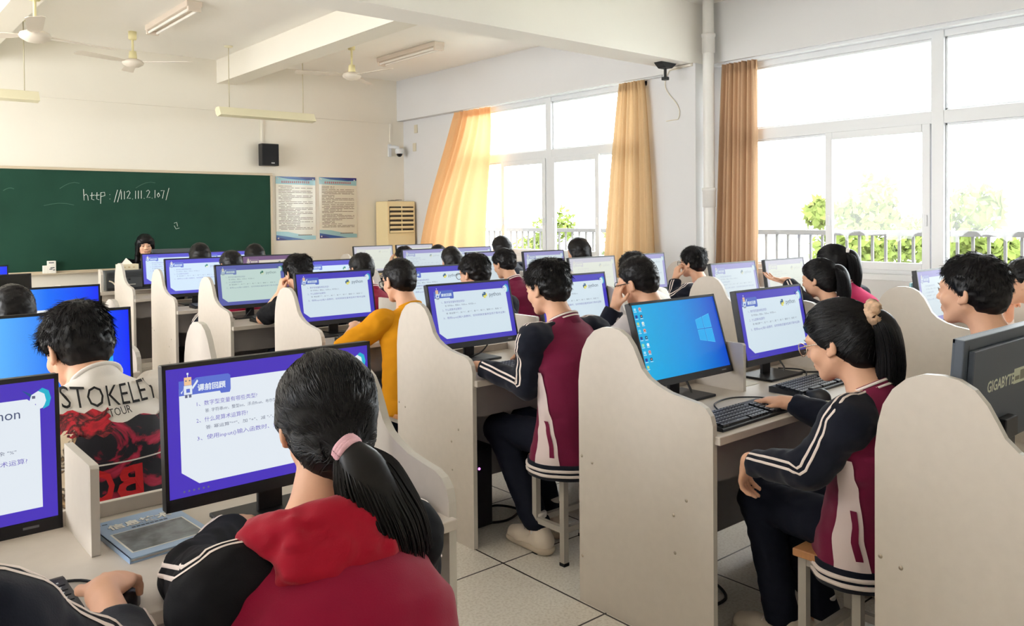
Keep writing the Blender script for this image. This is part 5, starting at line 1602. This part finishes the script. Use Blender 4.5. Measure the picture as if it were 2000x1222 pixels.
    if seat:
        sp = stoolpos or (px, py - .02)
        stool(sp[0], sp[1], who)
    return dict(body=body, jac=jac, fj=fj, org=org, N=N, Hc=Hc, R=R, pel=pel, chest=chest, mid=mid)
# ------------------------------------------------------------------ the people
P_ = {}
P_['girl'] = person('girl seen from behind, low ponytail with pink band, red hooded jacket, leaning on her desk', 'the girl with the low ponytail', .665, 1.18, (.735, 1.42, 1.112),
       yaw=-14, pitch=14, vox=.0055, hair='lowpony', top='hoodie', hoody=True, col=dict(body=M_crim, sleeve=M_blackc, tie=M_pinkband), lw=(.70, 1.80, .80), lel=(.55, 1.625, .80), rw=(.95, 1.74, .80), hem=.45, bulk=1.13, nz=-.01, nx=-.06)
person('person at the lower left edge, dark striped sleeve, right hand resting on a mouse', 'the person cut off at the lower left', -.045, 1.06, (-.045, 1.235, 1.23), yaw=0, pitch=15, vox=.0055, hair='short', col=dict(body=M_burg, sleeve=M_navy),
       lw=(-.10, 1.62, .80), rw=(.368, 1.56, .842), rel=(.335, 1.235, .83), rcuff=.165, rhand=((.55, .83, -.10), (-.1, -.05, -1), .40))
P_['print'] = person('boy from behind, white tee with a red and black painted print, thick hair', 'the boy in the printed tee', .60, 2.50, (.578, 2.70, 1.122), yaw=20, pitch=24, vox=.006, hair='messy', top='tee', sleeve_len=.7,
       col=dict(body=M_whitec, sleeve=M_whitec), nz=.045, ny=.0, wide=1.05, lw=(.52, 3.02, .79), rw=(.70, 3.02, .79))
person('boy with cropped black hair in front of the white open window, far left', 'the cropped head at far left', .62, 3.82, (.615, 4.02, 1.105), yaw=10, pitch=20, hair='crop', top='tee', sleeve_len=.7, col=dict(body=M_blackc, sleeve=M_blackc))
P_['yellow'] = person('boy in a mustard yellow tee and glasses, seen from behind', 'the boy in the yellow tee', 2.50, 3.80, (2.515, 3.96, 1.142), yaw=6, pitch=12, vox=.006, hair='crop', top='tee', sleeve_len=.92,
       col=dict(body=M_yellow, sleeve=M_yellow), glasses=M_black, lw=(2.40, 4.26, .865), lel=(2.135, 3.98, .765), wide=1.08, bulk=1.05)
person('boy in a burgundy jacket with dark striped sleeves and cream trainers, typing', 'the boy in the burgundy jacket', 2.545, 2.57, (2.525, 2.725, 1.176), yaw=6, pitch=14, vox=.0055, hair='messy', shoes=True,
       lw=(2.285, 2.92, .815), lel=(2.335, 2.66, .765), rw=(2.68, 2.96, .81), hem=.375, wide=1.08, bulk=1.05, stoolpos=(2.552, 2.59), feet=((2.43, 2.70), (2.60, 2.80)))
person('boy in glasses resting his cheek on his hand, cropped hair, white-shouldered jacket', 'the boy resting his cheek', 3.24, 2.52, (3.205, 2.77, 1.166), yaw=8, pitch=14, roll=-10, vox=.006, hair='crop', glasses=M_black,
       col=dict(body=M_whitec, sleeve=M_greyc, collar=M_whitec, nostripe=True, nopanel=True), forearm_col=M_navy, lw=(3.115, 2.845, 1.03), lel=(3.04, 2.90, .80), lhand=((.16, -.10, 1), (1, -.25, 0), .22))
person('girl with a ponytail in a floral scrunchie and round glasses, burgundy jacket, on a stool', 'the girl with the scrunchie', 2.50, 1.21, (2.445, 1.285, 1.098), yaw=4, pitch=18, vox=.0055, hair='pony', shoes=True, glasses=M_gold, eyes=True,
       col=dict(tie=mat('floral_scrunchie', (206, 168, 140), .8, var=.7, vscale=28), tie_big=True), lw=(2.275, 1.50, .70), lel=(2.235, 1.27, .735), lhand=((.35, .45, -.8), (.2, -.6, -.4), .5), rw=(2.72, 1.62, .80), hem=.375, stoolpos=(2.494, 1.262), feet=((2.50, 1.52), (2.64, 1.45)))
person('boy in profile with cropped hair behind the grey monitor back, dark jacket', 'the boy in profile', 3.26, 1.20, (3.11, 1.14, 1.222), yaw=-2, pitch=2, lw=(3.18, 1.46, .64), lel=(3.07, 1.20, .74), rw=(3.38, 1.46, .64), vox=.006, hair='short', eyes=True, hsc=1.04, col=dict(collar=M_whitec))
person('person in glasses with a hand at the chin, half cut off by the right edge', 'the person at the right edge', 4.93, 1.30, (4.82, 1.50, 1.135), yaw=6, pitch=8, hair='short', glasses=M_black, col=dict(body=M_whitec, sleeve=M_whitec, nopanel=True), lw=(4.93, 1.62, .93), lel=(5.0, 1.72, .80), lhand=((-.3, -.2, 1), (-.3, -1, 0), .9))
person('girl with long tied hair holding an open hand forward, dark jacket', 'the girl with the open hand', 4.96, 2.52, (4.915, 2.72, 1.08), yaw=4, pitch=12, wide=.9, vox=.0075, hair='pony', col=dict(body=M_pink), lw=(4.90, 2.93, 1.055), lel=(4.83, 2.78, .93), lhand=((-.42, 1, .12), (0, -.25, 1), .28))
person('girl with a ponytail and rose jacket nearest the wide window', 'the ponytail girl at the window', 5.41, 2.64, (5.275, 2.82, 1.158), yaw=0, pitch=14, wide=.9, vox=.0075, hair='pony', col=dict(body=M_pink, tie=M_whitec))
person('boy with wavy hair resting his chin on his hand by the pipe', 'the boy by the pipe', 5.50, 3.88, (5.425, 4.10, 1.112), yaw=5, pitch=4, vox=.0075, hair='messy', glasses=M_black, col=dict(body=M_pink), lw=(5.315, 4.19, .985), lel=(5.25, 4.16, .83), lhand=((.16, -.12, 1), (1, -.3, 0), .75))
person('student in a white tee mostly hidden behind the boy resting his cheek', 'the white tee student', 4.72, 3.83, (4.625, 4.05, 1.098), yaw=6, pitch=14, hair='messy', top='tee', sleeve_len=.8, col=dict(body=M_whitec, sleeve=M_whitec))
person('girl with smooth long hair before the far window, right of the mullion', 'the long-haired girl by the mullion', 5.38, 5.12, (5.362, 5.36, 1.172), yaw=4, pitch=12, hair='long', col=dict(body=M_burg))
person('student with straight hair farthest along the window, head before the sash', 'the student before the sash', 5.56, 6.45, (5.51, 6.66, 1.168), yaw=2, pitch=12, hair='bob', top='plain', col=dict(body=M_navy, sleeve=M_navy))
person('student in a burgundy jacket with striped shoulders, back bent, mid room', 'the striped-shoulder student', 4.62, 5.18, (4.50, 5.40, 1.095), yaw=6, pitch=20, vox=.0075, hair='short', col=dict(body=M_burg))
person('boy in glasses with thick short hair behind the purple-edged screens, centre', 'the glasses boy in the centre', 3.28, 3.98, (3.245, 4.20, 1.136), yaw=10, pitch=12, vox=.0075, hair='short', glasses=M_black, col=dict(body=M_navy))
person('girl with long black hair in front of the blown yellow curtain', 'the girl before the blown curtain', 4.88, 6.42, (4.835, 6.64, 1.075), yaw=4, pitch=16, hair='long', top='plain', col=dict(body=M_blackc, sleeve=M_blackc))
person('student whose crown just shows below the blown curtain', 'the crown below the curtain', 5.64, 7.72, (5.60, 7.95, 1.045), yaw=0, pitch=16, hair='bob', top='plain', col=dict(body=M_navy, sleeve=M_navy))
person('student with a hand at the cheek left of the air conditioner', 'the student by the air conditioner', 5.18, 7.72, (5.115, 7.94, 1.045), yaw=6, pitch=14, hair='short', col=dict(body=M_burg), lw=(5.01, 8.06, .96), lel=(4.97, 8.10, .80), lhand=((.1, -.15, 1), (1, -.3, 0), .5))
person('boy with a round cropped head and red jacket, fourth row', 'the round cropped head', 3.08, 5.12, (3.07, 5.35, 1.115), yaw=6, pitch=16, hair='crop', col=dict(body=M_crim))
person('boy in a black tee with his fist at his cheek, fourth row', 'the boy in the black tee', 2.58, 5.12, (2.56, 5.35, 1.118), yaw=8, pitch=12, vox=.0075, hair='messy', top='tee', sleeve_len=.8, col=dict(body=M_blackc, sleeve=M_blackc, collar=M_whitec), lw=(2.465, 5.42, .985), lel=(2.36, 5.50, .80), lhand=((.05, -.1, 1), (1, -.2, 0), 1.2))
person('boy with a round black head between the two left screens, fifth row', 'the round head in the fifth row', 2.60, 6.42, (2.585, 6.64, 1.118), yaw=6, pitch=14, hair='crop', col=dict(body=M_crim))
person('student with parted hair in the farthest row, near the teacher', 'the parted-hair student', 2.80, 7.72, (2.785, 7.94, 1.145), yaw=0, pitch=12, hair='bob', top='plain', col=dict(body=M_blackc, sleeve=M_blackc))
person('student with glossy black hair in the farthest row, before the blackboard corner', 'the glossy-haired student', 3.36, 7.72, (3.335, 7.94, 1.12), yaw=0, pitch=14, hair='bob', top='plain', col=dict(body=M_navy, sleeve=M_navy))
# the teacher faces the class
def teacher():
    before = set(COL.objects)
    r = person('woman teacher with a black fringe facing the class behind her monitor, black top', 'the teacher', 0, 0, (.0, .16, 1.215), yaw=0, pitch=6, vox=.0075, hair='bangs', top='plain', col=dict(body=M_blackc, sleeve=M_blackc), eyes=True, group='teacher')
    r['body'].rotation_euler = (0, 0, math.radians(170)); r['body'].location = (2.825, 9.86, 0)
    for o in COL.objects:
        if o not in before and o.get('category') == 'stool': o.location = (2.825, 9.87, 0)
teacher()

# ---- painted print and lettering on the back of the white tee
def back_patch(p, m, x0, x1, z0, z1, eps, name, nu=26, nv=34, edge=.0):
    f = p['fj']; Pp = []
    for j in range(nv):
        for i in range(nu):
            u, v = i / (nu - 1), j / (nv - 1)
            Pp.append((x0 + (x1 - x0) * u + edge * math.sin(v * 23 + u * 5), p['pel'][1] - .5, z0 + (z1 - z0) * v + edge * math.sin(u * 19 + 1)))
    Q = f.march(np.array(Pp), A3(0, 1, 0), eps, 60)
    return np_obj(name, Q, grid_faces(nu, nv), m, p['jac'], p['org'])
def back_text(p, items, name):
    f = p['fj']; V, Fc, mi, mats = [], [], [], []
    for s, size, x, z, m, fat, width, mirror, rot, eps in items:
        vs, fs = text_geo(s, size, 'LEFT', fat)
        w = max(a for a, b in vs) - min(a for a, b in vs); k = width / w
        if m not in mats: mats.append(m)
        b0 = len(V); c_, s_ = math.cos(rot), math.sin(rot)
        pts = []
        for a, b in vs:
            a = a * k
            if mirror: a = width - a
            pts.append((x + a * c_ - b * s_, p['pel'][1] - .5, z + a * s_ + b * c_))
        V += list(f.march(np.array(pts), A3(0, 1, 0), eps, 60))
        for q in fs: Fc.append(tuple(i + b0 for i in q)); mi.append(mats.index(m))
    mb = MB(); org = p['org']
    for q, k in zip(Fc, mi): pass
    mb.v = [tuple(np.asarray(v) - org) for v in V]; mb.f = Fc; mb.m = mi; mb.sm = [False] * len(Fc); mb.mats = mats
    return mb.build(name, p['jac'])
def print_mat(name, cols, scale, seed):
    m = bpy.data.materials.new(name); m.use_nodes = True
    nt = m.node_tree; p = nt.nodes['Principled BSDF']; p.inputs['Roughness'].default_value = .75
    tc = nt.nodes.new('ShaderNodeTexCoord'); mp = nt.nodes.new('ShaderNodeMapping'); mp.inputs['Location'].default_value = (seed, seed * 2, seed * .7)
    nz = nt.nodes.new('ShaderNodeTexNoise'); nz.inputs['Scale'].default_value = scale; nz.inputs['Detail'].default_value = 7; nz.inputs['Distortion'].default_value = 1.2
    rp = nt.nodes.new('ShaderNodeValToRGB'); rp.color_ramp.interpolation = 'LINEAR'
    e = rp.color_ramp.elements
    e[0].position = cols[0][0]; e[0].color = srgb(*cols[0][1]); e[1].position = cols[-1][0]; e[1].color = srgb(*cols[-1][1])
    for q, c in cols[1:-1]: k = e.new(q); k.color = srgb(*c)
    nt.links.new(tc.outputs['Object'], mp.inputs[0]); nt.links.new(mp.outputs[0], nz.inputs['Vector']); nt.links.new(nz.outputs['Fac'], rp.inputs[0]); nt.links.new(rp.outputs[0], p.inputs['Base Color'])
    return m
pr = P_['print']
M_p1 = print_mat('print_red', [(.3, (150, 18, 34)), (.48, (206, 30, 50)), (.58, (40, 14, 20)), (.7, (220, 60, 70))], 14, 1.3)
M_p2 = print_mat('print_dark', [(.34, (14, 14, 22)), (.5, (22, 22, 34)), (.545, (168, 30, 62)), (.62, (206, 52, 88)), (.72, (30, 20, 26))], 9, 4.4)
M_p3 = print_mat('print_cream', [(.36, (226, 206, 176)), (.52, (232, 214, 186)), (.56, (60, 44, 34)), (.66, (214, 176, 130))], 16, 7.7)
cxp = pr['pel'][0]
back_patch(pr, M_p2, cxp - .13, cxp + .17, .66, .945, .0035, 'dark_print', edge=.006)
back_patch(pr, M_p1, cxp - .13, cxp - .0, .915, .975, .0045, 'red_print', 14, 12, .005)
back_patch(pr, M_p3, cxp - .16, cxp - .09, .70, .93, .0045, 'cream_print', 12, 24, .006)
back_patch(pr, M_whitec, cxp - .13, cxp + .17, .838, .842, .0055, 'print_rule', 26, 3)
M_inkb = mat('print_black', (16, 14, 16), .8); M_inkr = mat('print_letter_red', (200, 20, 30), .7)
back_text(pr, [('STOKELEY', .075, cxp - .105, .985, M_inkb, -.004, .255, False, -.03, .007), ('TOUR', .026, cxp - .0, .957, M_inkb, .0, .06, False, .05, .007)], 'print_title')
back_text(pr, [
               ('B', .115, cxp + .005, .745, M_inkr, .03, .07, True, 0, .007), ('O', .115, cxp - .075, .745, M_inkr, .03, .07, True, 0, .007),
               ], 'print_letters')
back_text(pr, [('CHICAGO', .026, cxp - .02, .675, M_inkb, 0, .075, False, 0, .007), ('CINCINNATI', .026, cxp - .02, .645, M_inkb, 0, .085, False, 0, .007),
               ], 'print_cities')
back_text(pr, [('12.6', .03, cxp + .095, .69, M_inkb, 0, .045, False, 0, .007), ('12.7', .03, cxp + .095, .66, M_inkb, 0, .045, False, 0, .007), ('12.8', .03, cxp + .095, .63, M_inkb, 0, .045, False, 0, .007)], 'print_dates')
pr = P_['yellow']; cxp = pr['pel'][0]
back_text(pr, [('C', .16, cxp - .035, .72, M_inkb, -.02, .15, False, 0, .004), ('DESIGN', .03, cxp - .05, .655, M_inkb, 0, .02, False, 0, .004) if False else ('D', .03, cxp - .045, .655, M_inkb, -.03, .02, False, 0, .004),
               ('C', .06, cxp - .02, .905, M_inkb, -.02, .05, False, 0, .004)], 'print_lettering')
